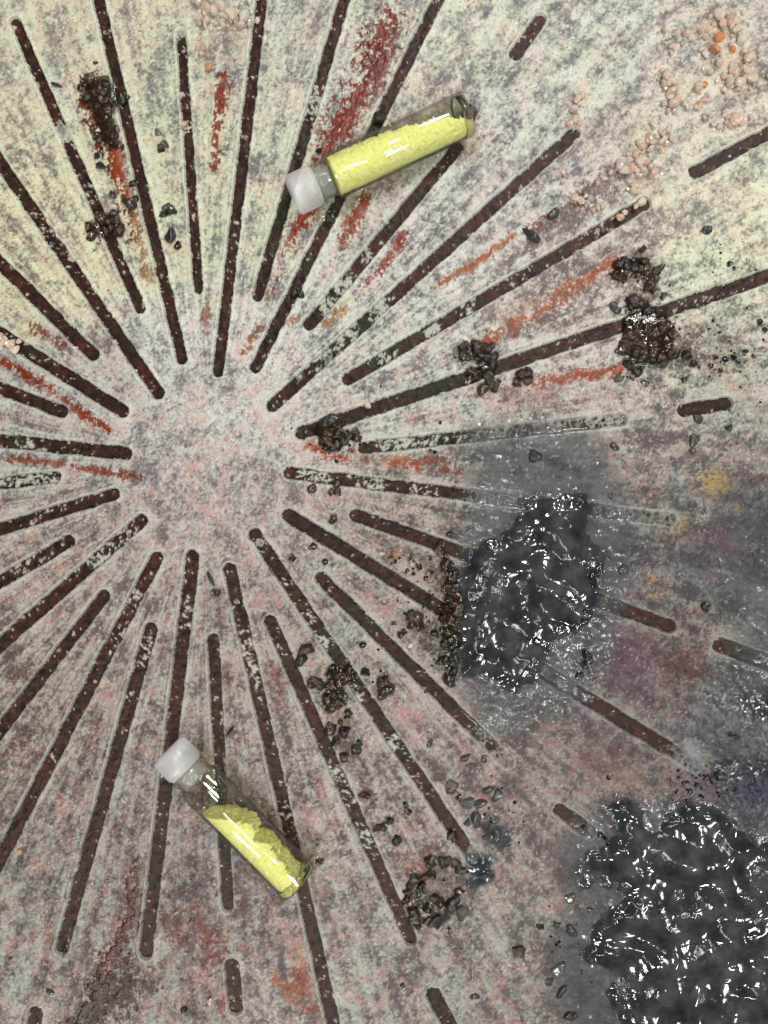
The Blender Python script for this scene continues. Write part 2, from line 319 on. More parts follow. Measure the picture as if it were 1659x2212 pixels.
SPOTS = [  # x, y, radius, colour, strength, gloss
    (1547, 1043, 33, (226, 196, 120), .9, .1), (1591, 1096, 13, (222, 186, 112), .95, .1), (1469, 1136, 22, (206, 180, 110), .75, .1), (1412, 1252, 11, (214, 168, 110), .9, .1), (1411, 1289, 9, (216, 168, 110), .9, .1),
    (1419, 1521, 9, (206, 158, 116), .8, .1), (1351, 1529, 9, (206, 158, 116), .8, .1), (1630, 1272, 16, (206, 168, 112), .7, .1), (1480, 1020, 8, (200, 170, 120), .5, .1), (630, 1860, 0.1, (0, 0, 0), 0, 0),
    (1470, 1440, 66, (116, 40, 36), .9, .1), (1345, 1425, 76, (136, 66, 92), .75, .1), (1400, 1360, 50, (130, 70, 84), .5, .1), (1290, 1640, 40, (132, 60, 66), .6, .1), (225, 255, 44, (116, 38, 28), .95, .5), (255, 335, 30, (120, 40, 28), .9, .6), (285, 430, 24, (120, 60, 40), .6, .3), (655, 2110, 40, (186, 70, 44), .75, .1), (230, 2130, 44, (80, 26, 24), .9, .2), (212, 198, 34, (84, 42, 32), .85, .6), (1610, 1110, 90, (74, 66, 78), .6, .3), (1620, 1235, 80, (78, 68, 70), .6, .3), (1500, 1200, 50, (96, 76, 84), .5, .2), (1600, 1440, 60, (64, 58, 80), .5, .3), (1560, 1172, 26, (150, 74, 70), .7, .1), (920, 1265, 40, (190, 134, 92), .5, .3), (850, 1200, 18, (186, 110, 60), .7, .2),
    (1612, 1702, 62, (20, 30, 70), 1.0, .3), (1655, 1690, 60, (16, 24, 70), 1.0, .3), (1585, 1712, 34, (20, 28, 66), 1.0, .3), (1520, 1700, 60, (70, 54, 44), .6, .3), (430, 1925, 30, (72, 70, 72), .6, .1), (420, 1870, 40, (96, 66, 66), .5, .1), (60, 720, 40, (216, 212, 168), .7, 0),
    (735, 655, 36, (214, 212, 168), .6, 0), (50, 640, 30, (216, 212, 166), .6, 0), (1360, 1690, 40, (190, 150, 120), .5, .1), (1180, 1560, 40, (188, 150, 118), .45, .1), (1330, 1640, 40, (140, 70, 70), .5, .1),
    (130, 1220, 16, (220, 172, 134), .6, .1), (65, 1160, 16, (216, 176, 138), .5, .1), (165, 1080, 12, (160, 80, 60), .6, .1), (135, 1320, 8, (220, 180, 140), .6, .1), (1640, 1230, 50, (70, 60, 54), .5, .2),
    (220, 2120, 26, (70, 32, 30), .7, .2), (640, 2160, 26, (196, 84, 50), .6, .1), (600, 2040, 30, (150, 84, 96), .4, .1), (850, 430, 46, (150, 128, 100), .35, .6), (770, 470, 60, (150, 124, 96), .35, .6), (1000, 330, 24, (140, 120, 92), .4, .6),
    (460, 30, 50, (196, 168, 140), .4, .3), (530, 60, 40, (200, 168, 130), .45, .3), (440, 110, 26, (196, 160, 140), .4, .3), (1550, 60, 60, (206, 172, 140), .45, .3), (1590, 150, 60, (206, 176, 134), .45, .3), (1380, 300, 60, (198, 176, 142), .4, .3),
    (1460, 190, 34, (200, 178, 136), .45, .3), (1400, 400, 40, (204, 168, 140), .4, .3), (15, 740, 22, (210, 170, 140), .5, .3), (1560, 770, 90, (100, 96, 76), .3, .0), (690, 1930, 26, (120, 84, 56), .5, .4), (680, 1870, 16, (110, 76, 50), .5, .4),
    # brown resin soaked in under the chip clusters
    (225, 210, 43, (70, 46, 34), 0.78, .8), (235, 290, 31, (86, 44, 34), 0.78, .7), (240, 490, 40, (70, 50, 34), 0.78, .7), (715, 930, 48, (60, 44, 26), 0.92, .8), (1045, 780, 50, (72, 56, 36), 0.91, .8), (1370, 600, 55, (84, 62, 42), 0.78, .8),
    (1400, 730, 67, (66, 50, 34), 0.91, .8), (1470, 765, 28, (70, 56, 40), 0.78, .8), (730, 1480, 57, (84, 70, 50), 0.78, .7), (730, 1570, 48, (110, 92, 70), 0.59, .6), (830, 1490, 28, (80, 62, 44), 0.78, .6), (940, 1920, 72, (110, 82, 66), 0.65, .6), (970, 1300, 72, (64, 50, 40), 0.91, .7),
    (970, 1400, 60, (66, 54, 44), 0.85, .7), (900, 1350, 40, (84, 76, 66), 0.72, .5), (1060, 1820, 48, (90, 88, 86), 0.65, .5), (1010, 1860, 40, (70, 74, 76), 0.78, .6), (1100, 1700, 36, (84, 76, 72), 0.59, .3), (1185, 990, 72, (120, 116, 112), 0.39, .7),
    # smoky wash soaked in round the black gel
    (1150, 1040, 90, (86, 84, 82), .4, .6), (1090, 1180, 80, (70, 74, 76), .6, .7), (1310, 1160, 60, (84, 80, 78), .5, .6), (1270, 1420, 50, (66, 60, 58), .6, .5), (1170, 1500, 60, (74, 74, 74), .6, .5), (1050, 1500, 50, (84, 86, 86), .5, .5), (1280, 1300, 40, (50, 50, 52), .6, .5),
    (1240, 1850, 60, (96, 92, 90), .5, .4), (1230, 2060, 60, (100, 94, 90), .45, .4), (1230, 2150, 60, (84, 84, 84), .5, .4), (1600, 1560, 60, (120, 118, 122), .4, .7), (1590, 1640, 60, (66, 62, 58), .6, .6), (1490, 1630, 36, (170, 172, 182), .55, .3), (1255, 1810, 40, (150, 142, 136), .4, .2)]

# ------------------------------------------------------------------ the painted panel: relief and pigment on one sheet
STEP = 2.2
def axis(a, b):
    core = np.arange(a, b + STEP, STEP); out = np.cumsum(np.linspace(STEP, 14, 52))
    return np.concatenate([(a - out)[::-1], core, core[-1] + out])
AX, AY = axis(-24, 1683), axis(-24, 2236)
NX, NY = len(AX), len(AY); SH = (NY, NX)
XX, YY = np.meshgrid(AX, AY)
lam = lambda d: d / STEP
n_fine = band(SH, lam(8.5), 1, .38); n_fine2 = band(SH, lam(14), 2, .45); n_mid = band(SH, lam(30), 3, .5); n_big = fbm(SH, lam(80), 4, .8); n_vast = fbm(SH, lam(330), 5, .9)
n_hue = band(SH, lam(15), 6, .5); n_edge = band(SH, lam(9), 7, .5); n_brush = band(SH, lam(7), 8, .5, (1, 5.0))
n_blot = fbm(SH, lam(26), 9, .7)

# regional colours, blended on a coarse lattice then interpolated
cx = np.linspace(AX[0], AX[-1], 110); cy = np.linspace(AY[0], AY[-1], 150)
CX, CY = np.meshgrid(cx, cy)
W = np.stack([np.exp(-((CX - r[0]) ** 2 + (CY - r[1]) ** 2) / (2 * 105.0 ** 2)) + 1e-12 / (1 + ((CX - r[0]) ** 2 + (CY - r[1]) ** 2) / 1e4) for r in REG], -1)
W /= W.sum(-1, keepdims=True)
def cream(c, y):
    c = np.asarray(c, float); g = c.mean(); k_ = .62 if y < 700 else .38; return k_ * c + (1 - k_) * g * np.array([1.0, 1.01, .94])
vals = np.array([[*lin(cream(r[2], r[1])) * 1.04, *lin(.6 * np.array(r[3]) + .4 * np.mean(r[3]) * np.array([1.02, 1.0, .95])) * .72, r[4]] for r in REG])
C = W @ vals
def interp_w(a, c):
    i = np.clip(np.searchsorted(c, a) - 1, 0, len(c) - 2); f = (a - c[i]) / (c[i + 1] - c[i]); return i, f
wx = XX + 26 * n_big + 10 * n_mid; wy = YY + 26 * fbm(SH, lam(70), 14, .8) + 10 * n_hue
ix, fx = interp_w(np.clip(wx, cx[0], cx[-1]), cx); iy, fy = interp_w(np.clip(wy, cy[0], cy[-1]), cy)
fx = fx[..., None]; fy = fy[..., None]
F = (C[iy, ix] * (1 - fx) + C[iy, ix + 1] * fx) * (1 - fy) + (C[iy + 1, ix] * (1 - fx) + C[iy + 1, ix + 1] * fx) * fy
def fibre(lam_, ang, seed):
    r = np.random.default_rng(seed); Fq = np.fft.rfft2(r.standard_normal(SH))
    fy_ = np.fft.fftfreq(NY)[:, None]; fx_ = np.fft.rfftfreq(NX)[None]; ca, sa = math.cos(ang), math.sin(ang)
    f = np.sqrt(((fx_ * ca + fy_ * sa) * 3.2) ** 2 + (-fx_ * sa + fy_ * ca) ** 2) + 1e-9
    n = np.fft.irfft2(Fq * np.exp(-(np.log(f * lam_)) ** 2 / (2 * .5 ** 2)), s=SH); return n / n.std()
sel = [np.exp(1.6 * band(SH, lam(26), 60 + q, .5)) for q in range(4)]; tot = sum(sel)
fib = sum(a * fibre(lam(7.5), q * math.pi / 4 + .3, 70 + q) for q, a in enumerate(sel)) / tot; fib /= fib.std()
grain = fbm(SH, lam(18), 80, .25); cloud = fbm(SH, lam(55), 81, .8)
HUBX, HUBY = 455.0, 1005.0
def polar(na, la, lr, seed):
    pn = band((512, na), la, seed, .55, (1.0, lr)); th = (np.arctan2(YY - HUBY, XX - HUBX) / (2 * math.pi) % 1.0) * na; rr = np.hypot(XX - HUBX, YY - HUBY) / 4.0 + 1.5 * cloud
    i0 = np.floor(th).astype(int); f = th - i0; j0 = np.floor(rr).astype(int); g = rr - j0
    q = lambda a, b: pn[b % 512, a % na]
    return (q(i0, j0) * (1 - f) + q(i0 + 1, j0) * f) * (1 - g) + (q(i0, j0 + 1) * (1 - f) + q(i0 + 1, j0 + 1) * f) * g
away = sstep(120, 380, np.hypot(XX - HUBX, YY - HUBY))
stroke = (.7 * polar(2048, 9, 5.0, 90) + .6 * polar(2048, 26, 8.0, 91)) * away
t = sstep(-2.0, 2.0, .22 + (F[..., 6] - .5) * 3.0 + .30 * fib + .40 * grain + .18 * n_fine2 + .80 * cloud + .55 * stroke + .14 * n_vast)[..., None]
col = F[..., 3:6] * (1 - t) + F[..., :3] * t
mv = sstep(-.4, 1.8, cloud * .6 + .7 * fbm(SH, lam(34), 82, .6) - .35 * stroke)[..., None]; col = col * (1 - mv * np.array([.03, .34, .33]) * (.55 + .75 * sstep(500, 1300, YY))[..., None])      # maroon showing through
gr = sstep(.2, 1.8, fbm(SH, lam(44), 83, .6) + .3 * grain)[..., None]; col = col * (1 - gr * np.array([.12, .08, .06]))               # cool grey scuffs
dk = sstep(1.2, 2.4, -.75 * fib - .65 * fbm(SH, lam(16), 84, .3))[..., None]; col = col * (1 - .52 * dk) + dk * .52 * lin((62, 52, 52))
pl = sstep(1.1, 2.4, .8 * fib + .6 * fbm(SH, lam(30), 85, .4))[..., None]; col = col * (1 - .45 * pl) + pl * .45 * lin((222, 222, 206))
rs = sstep(1.3, 2.2, fbm(SH, lam(24), 86, .5) + .3 * n_vast + .45 * sstep(900, 1500, YY) - .2)[..., None]; col = col * (1 - .5 * rs) + rs * .5 * lin((120, 58, 56))
tf = t[..., 0]
gloss = .20 + .16 * np.clip(n_blot, -1, 2) + .15 * cloud
relief = .22 * n_fine + .30 * n_mid + .4 * n_big + .5 * (tf - .5)

def window(x0, x1, y0, y1):
    a, b = np.searchsorted(AX, [x0, x1]); c, d = np.searchsorted(AY, [y0, y1]); return slice(c, d), slice(a, b)
def seg_dist(X, Y, x0, y0, x1, y1):
    dx, dy = x1 - x0, y1 - y0; u = np.clip(((X - x0) * dx + (Y - y0) * dy) / (dx * dx + dy * dy + 1e-9), 0, 1)
    return np.hypot(X - x0 - u * dx, Y - y0 - u * dy), u
def paint(w, mask, c, g, bristle=False):
    global col, gloss, relief
    c3 = lin(c)[None, None] * (np.array([.74, .90, .66]) if c[0] > 1.6 * c[1] else np.array([1.0, .98, .94]) if min(c[:2]) > 160 else np.array([.88, .84, .80])); k = mask[..., None]
    shade = (.58 + .36 * tf[w])[..., None]
    col[w] = col[w] * (1 - k) + k * c3 * shade
    gloss[w] = np.maximum(gloss[w], g * mask); relief[w] += mask * g * 1.6
for x, y, r, c, s, g in SPOTS:
    if s <= 0: continue
    R = r * 1.9; w = window(x - R, x + R, y - R, y + R)
    d = np.hypot(XX[w] - x, YY[w] - y) / r
    paint(w, s * sstep(0, 1, (1.15 - d) * 1.1 + .30 * n_blot[w] + .22 * n_fine2[w]) * sstep(1.9, 1.3, d), c, g)
for pts, hw, c, s, g in STREAKS:
    R = hw * 2.2 + 6; xs = [p[0] for p in pts]; ys = [p[1] for p in pts]
    w = window(min(xs) - R, max(xs) + R, min(ys) - R, max(ys) + R)
    d = np.min([seg_dist(XX[w], YY[w], *a, *b)[0] for a, b in zip(pts[:-1], pts[1:])], 0) / hw
    paint(w, s * min(1, s * 1.4) / s * sstep(.0, .6, (1.08 - d) + .62 * n_blot[w] + .10 * n_fine[w] + .25 * n_brush[w] + .25 * stroke[w]) * sstep(2.2, 1.4, d), c, g)
# fine dark grit sprinkled at the right edge and bottom right
grit = sstep(1.5, 1.9, n_fine2) * (np.exp(-((XX - 1575) / 95) ** 2 - ((YY - 770) / 50) ** 2) + .5 * np.exp(-((XX - 1250) / 60) ** 2 - ((YY - 2080) / 110) ** 2) + .6 * np.exp(-((XX - 1500) / 60) ** 2 - ((YY - 1700) / 40) ** 2) + .5 * np.exp(-((XX - 930) / 60) ** 2 - ((YY - 1300) / 70) ** 2))
col = col * (1 - np.clip(grit, 0, 1)[..., None] * .85)

# grooves: distance field, paint lip, sunken floor
sdf = np.full(SH, 60.0)
for x0, y0, x1, y1, wd in GROOVES:
    w = window(min(x0, x1) - 50, max(x0, x1) + 50, min(y0, y1) - 50, max(y0, y1) + 50)
    sdf[w] = np.minimum(sdf[w], seg_dist(XX[w], YY[w], x0, y0, x1, y1)[0] - wd / 2)
n_wob = band(SH, lam(70), 15, .5)
n_chip = fbm(SH, lam(20), 16, .6)
sdf = sdf + .55 * n_edge + .28 * n_mid + .55 * n_wob + 3.0 * sstep(1.1, 2.3, n_blot) - 2.2 * sstep(1.2, 2.3, n_chip)
fill = np.zeros(SH)
for x, y, r, s in FILLS:
    w = window(x - 2 * r, x + 2 * r, y - 2 * r, y + 2 * r); d = np.hypot(XX[w] - x, YY[w] - y) / r
    fill[w] = np.maximum(fill[w], s * sstep(1.5, .7, d + .22 * n_blot[w] + .12 * n_fine2[w]))
inside = sstep(1.4, -4.4, sdf); depth = inside * (1 - np.clip(fill * (1 + .25 * n_fine2), 0, 1))
lip = np.exp(-((sdf - 3.2) / 2.8) ** 2)
height = relief * (1 - .8 * np.exp(-(sdf / 5.0) ** 2)) + 2.2 * lip - 15.0 * depth
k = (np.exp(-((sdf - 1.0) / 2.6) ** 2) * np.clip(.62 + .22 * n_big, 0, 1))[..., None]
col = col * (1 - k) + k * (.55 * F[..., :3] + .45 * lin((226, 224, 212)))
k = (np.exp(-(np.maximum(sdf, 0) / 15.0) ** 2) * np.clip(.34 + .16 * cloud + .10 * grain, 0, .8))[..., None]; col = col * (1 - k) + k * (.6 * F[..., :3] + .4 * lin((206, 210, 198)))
# the paint that half fills a groove is a thin grey skin
k = (inside * np.clip(fill, 0, 1) * .55)[..., None]; col = col * (1 - k) + k * lin((124, 122, 118))
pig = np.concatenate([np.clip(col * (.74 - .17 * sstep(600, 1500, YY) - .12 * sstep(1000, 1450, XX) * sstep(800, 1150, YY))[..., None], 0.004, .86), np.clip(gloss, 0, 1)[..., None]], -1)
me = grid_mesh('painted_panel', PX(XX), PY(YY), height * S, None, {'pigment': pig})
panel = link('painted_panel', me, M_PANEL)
tag(panel, 'mottled cream and mauve painted panel with radiating dark grooves', None, None, 'structure')

def bilerp(field, x, y):
    i, a = interp_w(np.clip(x, AX[0], AX[-1]), AX); j, b = interp_w(np.clip(y, AY[0], AY[-1]), AY)
    return (field[j, i] * (1 - a) + field[j, i + 1] * a) * (1 - b) + (field[j + 1, i] * (1 - a) + field[j + 1, i + 1] * a) * b
flake = np.zeros(SH)
for x, y, r, s in FLAKES:
    w = window(x - 2 * r, x + 2 * r, y - 2 * r, y + 2 * r); flake[w] = np.maximum(flake[w], s * sstep(1.6, .4, np.hypot(XX[w] - x, YY[w] - y) / r))
n_fl = .75 * grain + .45 * fib + .35 * n_mid
FLOOR = -7.5
for gi, (x0, y0, x1, y1, wd) in enumerate(GROOVES):
    ln = math.hypot(x1 - x0, y1 - y0); ux, uy = (x1 - x0) / ln, (y1 - y0) / ln; h = wd / 2 + 3.0
    na = max(6, int((ln + 2 * h) / 3.0)); nb = 13
    A, B = np.meshgrid(np.linspace(-h, ln + h, na), np.linspace(-1, 1, nb))
    over = np.maximum(0, np.maximum(-A, A - ln)); half = np.sqrt(np.maximum(h * h - over * over, .02))
    gx, gy = x0 + ux * A - uy * B * half, y0 + uy * A + ux * B * half
    nf = bilerp(n_fine, gx, gy); nm = bilerp(n_mid, gx, gy); nl = bilerp(n_fl, gx, gy); nb_ = bilerp(n_big, gx, gy); nv = bilerp(n_vast, gx, gy)
    fl = bilerp(flake, gx, gy)
    base = lin((40, 29, 26)); alt = lin((58, 33, 28)); olive = lin((44, 40, 28))
    m1 = sstep(-1.2, 1.2, nb_)[..., None]; m2 = (sstep(.2, 1.6, nv) * .6)[..., None]
    c = base * (1 - m1) + alt * m1; c = c * (1 - m2) + olive * m2
    c = c * (1 + .38 * np.clip(nf * .7 + nm * .5, -1.6, 2.0))[..., None]
    sp = sstep(2.2, 2.9, nl * 1.25)[..., None]; c = c * (1 - .6 * sp) + .6 * sp * lin((170, 160, 150))
    kf = sstep(1.05, 1.50, fl * 1.5 + nl * .66 + .16 * nb_ + .10)[..., None]; kf = kf * .85; c = c * (1 - kf) + kf * lin((164, 164, 153)) * (1 + .12 * nf[..., None])
    z = FLOOR + .35 * nm + .25 * nf + 1.2 * kf[..., 0]
    p4 = np.concatenate([np.clip(c, .004, .8), np.full(c.shape[:2] + (1,), .30)], -1)
    gme = grid_mesh('groove', PX(gx), PY(gy), z * S, None, {'pigment': p4})
    if gme.polygons[0].normal.z < 0: gme.flip_normals()
    link('groove', gme, M_GROOVE, panel)
# backing board below the paint
bm = bmesh.new(); bmesh.ops.create_cube(bm, size=1.0)
for v in bm.verts:
    v.co.x *= (AX[-1] - AX[0]) * S; v.co.y *= (AY[-1] - AY[0]) * S; v.co.z = v.co.z * .010 - .005 - 22 * S
bme = bpy.data.meshes.new('backing_board'); bm.to_mesh(bme); bm.free(); link('backing_board', bme, M_BOARD, panel)

# ------------------------------------------------------------------ black gel patches
def poly_sdf(X, Y, poly):
    d = np.full(X.shape, 1e9); ins = np.zeros(X.shape, bool); n = len(poly)
    for i in range(n):
        (xa, ya), (xb, yb) = poly[i], poly[(i + 1) % n]
        d = np.minimum(d, seg_dist(X, Y, xa, ya, xb, yb)[0])
        hit = ((ya > Y) != (yb > Y)) & (X < (xb - xa) * (Y - ya) / (yb - ya + 1e-9) + xa); ins ^= hit
    return np.where(ins, -d, d)
def gel(label, poly, thick, seed, soft=26, ridge=1.0, opac=1.0, base=-6.0, step=2.6, name='black_gel', mat=None, cat='gel'):
    xs = [p[0] for p in poly]; ys = [p[1] for p in poly]
    gx = np.arange(min(xs) - 14, max(xs) + 14, step); gy = np.arange(min(ys) - 14, max(ys) + 14, step)
    X, Y = np.meshgrid(gx, gy); sh = X.shape
    a = band(sh, 46 / step, seed, .5); b = band(sh, 70 / step, seed + 1, .4); c = band(sh, 20 / step, seed + 2, .35); e = band(sh, 120 / step, seed + 3, .4)
    zone = sstep(.5, 1.6, band(sh, 90 / step, seed + 4, .5)); c2 = band(sh, 11 / step, seed + 5, .35)
    d = poly_sdf(X, Y, poly) + 3.0 * a + .8 * c - .16 * soft
    edge = sstep(0, -soft, d)
    crest = np.exp(-(b * 2.2) ** 2) * 1.0 + np.exp(-(e * 3.4) ** 2) * 1.2
    h = base + edge ** .6 * (thick + ridge * (.34 * b + .02 * c + 2.6 * e + .38 * crest + zone * (.13 * c + .13 * c2)))
    al = np.clip(edge ** .7 * 1.25 * opac + .08 * c * edge, 0, .985)
    ctr = bilerp(height, X, Y)
    h = np.where(d < 1, np.maximum(h, np.minimum(ctr, 3) + .8 * edge * 2 + .4), h)
    at = np.zeros(sh + (4,)); at[..., :3] = .05; at[..., 3] = al
    keep = (d < 3)[:-1, :-1]
    me = grid_mesh(name, PX(X), PY(Y), h * S, keep, {'gel': at})
    o = link(name, me, mat or M_GEL); return tag(o, label, cat)
gel('translucent smoky film with a straight left side round the upper gel patch', [(990, 905), (1120, 890), (1260, 905), (1330, 960), (1370, 1080), (1400, 1200), (1360, 1300), (1330, 1440), (1250, 1540), (1130, 1620), (1030, 1600), (1000, 1540), (994, 1400), (996, 1200), (992, 1050)], 1.5, 21, 70, .5, .62, -4.0, 4.0, 'smoky_film', M_FILM, 'film')
gel('translucent smoky film spreading round the largest gel patch', [(1180, 1830), (1230, 1760), (1290, 1720), (1400, 1710), (1480, 1740), (1600, 1790), (1860, 1830), (1900, 2300), (1240, 2300), (1190, 2200), (1170, 2080), (1200, 1950)], 1.5, 25, 80, .5, .60, -4.0, 4.0, 'smoky_film', M_FILM, 'film')
gel('bluish translucent film at the edge below the gold dots', [(1480, 1180), (1560, 1100), (1700, 1060), (1760, 1300), (1760, 1560), (1600, 1580), (1500, 1500), (1560, 1380)], 1.5, 27, 80, .5, .38, -4.0, 4.0, 'smoky_film', M_FILM, 'film')
gel('glossy black gel patch smeared across the faded groove tips', [(1090, 1135), (1120, 1078), (1160, 1056), (1275, 1058), (1294, 1095), (1290, 1150), (1322, 1200), (1312, 1262), (1288, 1335), (1262, 1372), (1205, 1398), (1165, 1480), (1100, 1514), (1055, 1478), (990, 1466), (980, 1350), (984, 1262), (994, 1190), (1030, 1165)], 15, 31, 60)
gel('largest lumpy black gel patch with folded ridges below a short grey groove', [(1300, 1745), (1320, 1712), (1372, 1718), (1412, 1775), (1450, 1738), (1490, 1722), (1560, 1740), (1600, 1790), (1650, 1810), (1760, 1800), (1860, 1900), (1900, 2100), (1860, 2300), (1400, 2300), (1340, 2225), (1296, 2140), (1310, 2100), (1262, 2080), (1236, 2046), (1266, 2036), (1264, 2000), (1310, 1950), (1340, 1935), (1290, 1918), (1246, 1925), (1228, 1880), (1262, 1838), (1306, 1816), (1318, 1790)], 17, 41, 58, 1.1)
gel('thin smoky gel smear with bright wrinkles above the black gel', [(1165, 985), (1200, 978), (1252, 1005), (1255, 1022), (1205, 1024), (1178, 1008)], 3, 51, 14, .6, .30)
gel('small dark gel dab between rust stain and right edge of panel', [(1575, 1500), (1620, 1485), (1700, 1490), (1720, 1560), (1640, 1560), (1590, 1540)], 4, 61, 24, .6, .55)
gel('dark crumbly gel dab with bright glints near the navy stain', [(1530, 1650), (1560, 1632), (1640, 1630), (1730, 1640), (1730, 1690), (1640, 1680), (1570, 1690), (1540, 1680)], 4, 71, 24, .9, .45)
gel('smoky gel puddle over the end of a long groove', [(1000, 1850), (1030, 1838), (1070, 1850), (1066, 1895), (1030, 1925), (1008, 1905)], 5, 81, 22, .7, .8)
gel('thin grey gel film beside the brown chips and groove end', [(1030, 1760), (1060, 1745), (1120, 1790), (1110, 1830), (1075, 1840), (1040, 1810)], 3, 91, 24, .6, .45)

def resin(label, poly, seed, opac=.75, thick=6):
    gel(label, poly, thick, seed, 14, .7, opac, -5.0, 2.6, 'brown_resin', M_RESIN, 'resin')
resin('brown resin pool under the column of chips beside two long grooves', [(172, 175), (205, 165), (250, 180), (268, 205), (262, 225), (248, 250), (262, 290), (268, 330), (240, 330), (212, 300), (200, 250), (180, 225)], 501, .55)
resin('brown resin pool under the chip knot on a groove by the red stain', [(208, 465), (240, 455), (264, 480), (258, 515), (220, 520), (196, 510), (190, 490)], 511, .65)
resin('near black resin mound at the inner tip of the longest groove', [(672, 925), (690, 905), (722, 902), (742, 925), (750, 945), (738, 970), (712, 972), (690, 955)], 521, .9, 7)
resin('dark resin pool under the clump astride the longest groove', [(992, 740), (1040, 745), (1068, 765), (1075, 800), (1062, 830), (1040, 815), (1020, 785), (990, 790)], 531, .8)
resin('brown resin pool under the chip ring above the longest groove', [(1320, 565), (1350, 558), (1400, 558), (1424, 590), (1412, 630), (1392, 632), (1380, 600), (1330, 605)], 541, .6)
resin('dark resin pool under the largest chip clump', [(1352, 650), (1400, 650), (1440, 665), (1462, 720), (1440, 790), (1390, 800), (1350, 785), (1340, 740), (1345, 690)], 551, .75, 6)
resin('brown resin pool under the wet heap on a flaking groove', [(700, 1440), (725, 1438), (765, 1450), (772, 1475), (745, 1490), (750, 1520), (715, 1545), (700, 1510)], 561, .8, 6)
resin('dark wet resin crust along the straight left edge of the gel patch', [(948, 1180), (970, 1195), (990, 1230), (998, 1280), (1000, 1380), (990, 1440), (975, 1490), (955, 1470), (960, 1420), (948, 1370), (958, 1300), (960, 1240)], 571, .8, 6)
resin('thin brown resin pool under the ring of chips beside a groove tip', [(880, 1890), (910, 1885), (930, 1920), (975, 1935), (1000, 1960), (960, 2005), (920, 1995), (885, 1990), (872, 1940)], 581, .45, 6)

# ------------------------------------------------------------------ chips, crystals, slivers
def chip_mesh(name, seed, sub, planes, squash, rough=.10):
    r = random.Random(seed); bm = bmesh.new(); bmesh.ops.create_icosphere(bm, subdivisions=sub, radius=1.0)
    cuts = []
    for _ in range(planes):
        v = Vector((r.gauss(0, 1), r.gauss(0, 1), r.gauss(0, .8))).normalized(); cuts.append((v, r.uniform(.42, .82)))
    off = Vector((seed * 3.1, seed * 1.7, 0))
    for v in bm.verts:
        p = v.co.copy()
        for nrm, dd in cuts:
            s = p.dot(nrm) - dd
            if s > 0: p -= nrm * s * .93
        p *= 1 + rough * mnoise.noise(p * 2.3 + off)
        v.co = Vector((p.x, p.y, p.z * squash))
    for f in bm.faces: f.smooth = True
    me = bpy.data.meshes.new(name); bm.to_mesh(me); bm.free(); return me
def variants(name, mat, n, seed, sub, planes, squash, rough=.1, flat=False):
    out = []
    for i in range(n):
        m = chip_mesh(name, seed + i, sub, planes, squash, rough); m.materials.append(mat); out.append(m)
        if flat: m.polygons.foreach_set('use_smooth', np.zeros(len(m.polygons), bool)); m.update()
    return out
V_BROWN = variants('brown_chip', M_BROWN, 9, 100, 3, 9, .72, .16)
V_BLACK = variants('black_chip', M_BLACK, 6, 200, 3, 9, .65, .18)
V_SMOKE = variants('smoky_chip', M_SMOKE, 5, 300, 3, 8, .55, .14)
V_SALT = variants('salt_crystal', M_SALT, 10, 400, 2, 14, .85, .03, True)
V_ORANGE = variants('orange_crystal', M_ORANGE, 4, 500, 2, 13, .8, .05, True)
R = random.Random(77)
def place(name, meshes, x, y, r, label, cat, group=None, sx=1.0, sy=1.0, rot=None, lift=.35, tilt=.3):
    if meshes is V_BROWN or meshes is V_SMOKE: r *= 1.28; lift = .20 if meshes is V_BROWN else .05
    o = link(name, R.choice(meshes))
    o.location = (PX(x), PY(y), (max(-2.0, float(bilerp(height, np.array([x]), np.array([y]))[0]) * .6) + r * lift) * S)
    o.rotation_euler = (R.uniform(-tilt, tilt), R.uniform(-tilt, tilt), R.uniform(0, 6.28) if rot is None else rot)
    o.scale = (r * sx * S, r * sy * S, r * S)
    return tag(o, label, cat, group)
def crop(ox, oy, pts): return [(ox + p[0] / 3.0, oy + p[1] / 3.0) + tuple(p[2:]) for p in pts]
def cluster(name, meshes, pts, label, cat, group, rmin, rmax, extra=0, spread=6):
    pts = list(pts)
    for _ in range(extra):
        p = R.choice(pts[:]); pts.append((p[0] + R.gauss(0, spread), p[1] + R.gauss(0, spread), R.uniform(rmin * .5, rmin)))
    for p in pts:
        r = p[2] if len(p) > 2 else R.uniform(rmin, rmax)
        place(name, meshes, p[0], p[1], r, label, cat, group, R.uniform(.8, 1.3), R.uniform(.75, 1.05))
c1 = crop(0, 0, [(545, 530), (520, 580), (620, 530), (600, 510), (640, 560), (575, 640), (680, 590), (705, 735, 12), (795, 630, 11), (640, 690), (720, 925), (790, 965), (625, 880), (650, 905), (760, 880), (640, 840), (690, 520), (560, 560), (660, 640), (690, 660)])
cluster('brown_chip', V_BROWN, c1, 'dark brown glassy chip in the column beside two long grooves above the red stain', 'chip', 'brown chips in the column beside the red stain', 7, 11, 6, 5)
cluster('brown_chip', V_BROWN, crop(0, 0, [(860, 1195), (845, 1320, 13), (880, 1290), (800, 1290), (735, 1260)]), 'brown glassy chip on the red stain above a straight groove', 'chip', 'brown chips on the red stain', 7, 10, 0)
cluster('brown_chip', V_BROWN, crop(0, 0, [(670, 1420, 13), (740, 1390), (720, 1480), (765, 1510, 12), (690, 1500), (640, 1400), (760, 1440), (580, 1480), (600, 1530), (700, 1440)]), 'brown glassy chip in the knot straddling a groove near the red stain', 'chip', 'brown chips knotted over a groove', 8, 12, 3, 6)
cluster('brown_chip', V_BROWN, crop(0, 0, [(1040, 970, 9), (1070, 935, 9)]), 'olive brown chip of the pair right of the red stained column', 'chip', 'pair of olive chips', 7, 9)
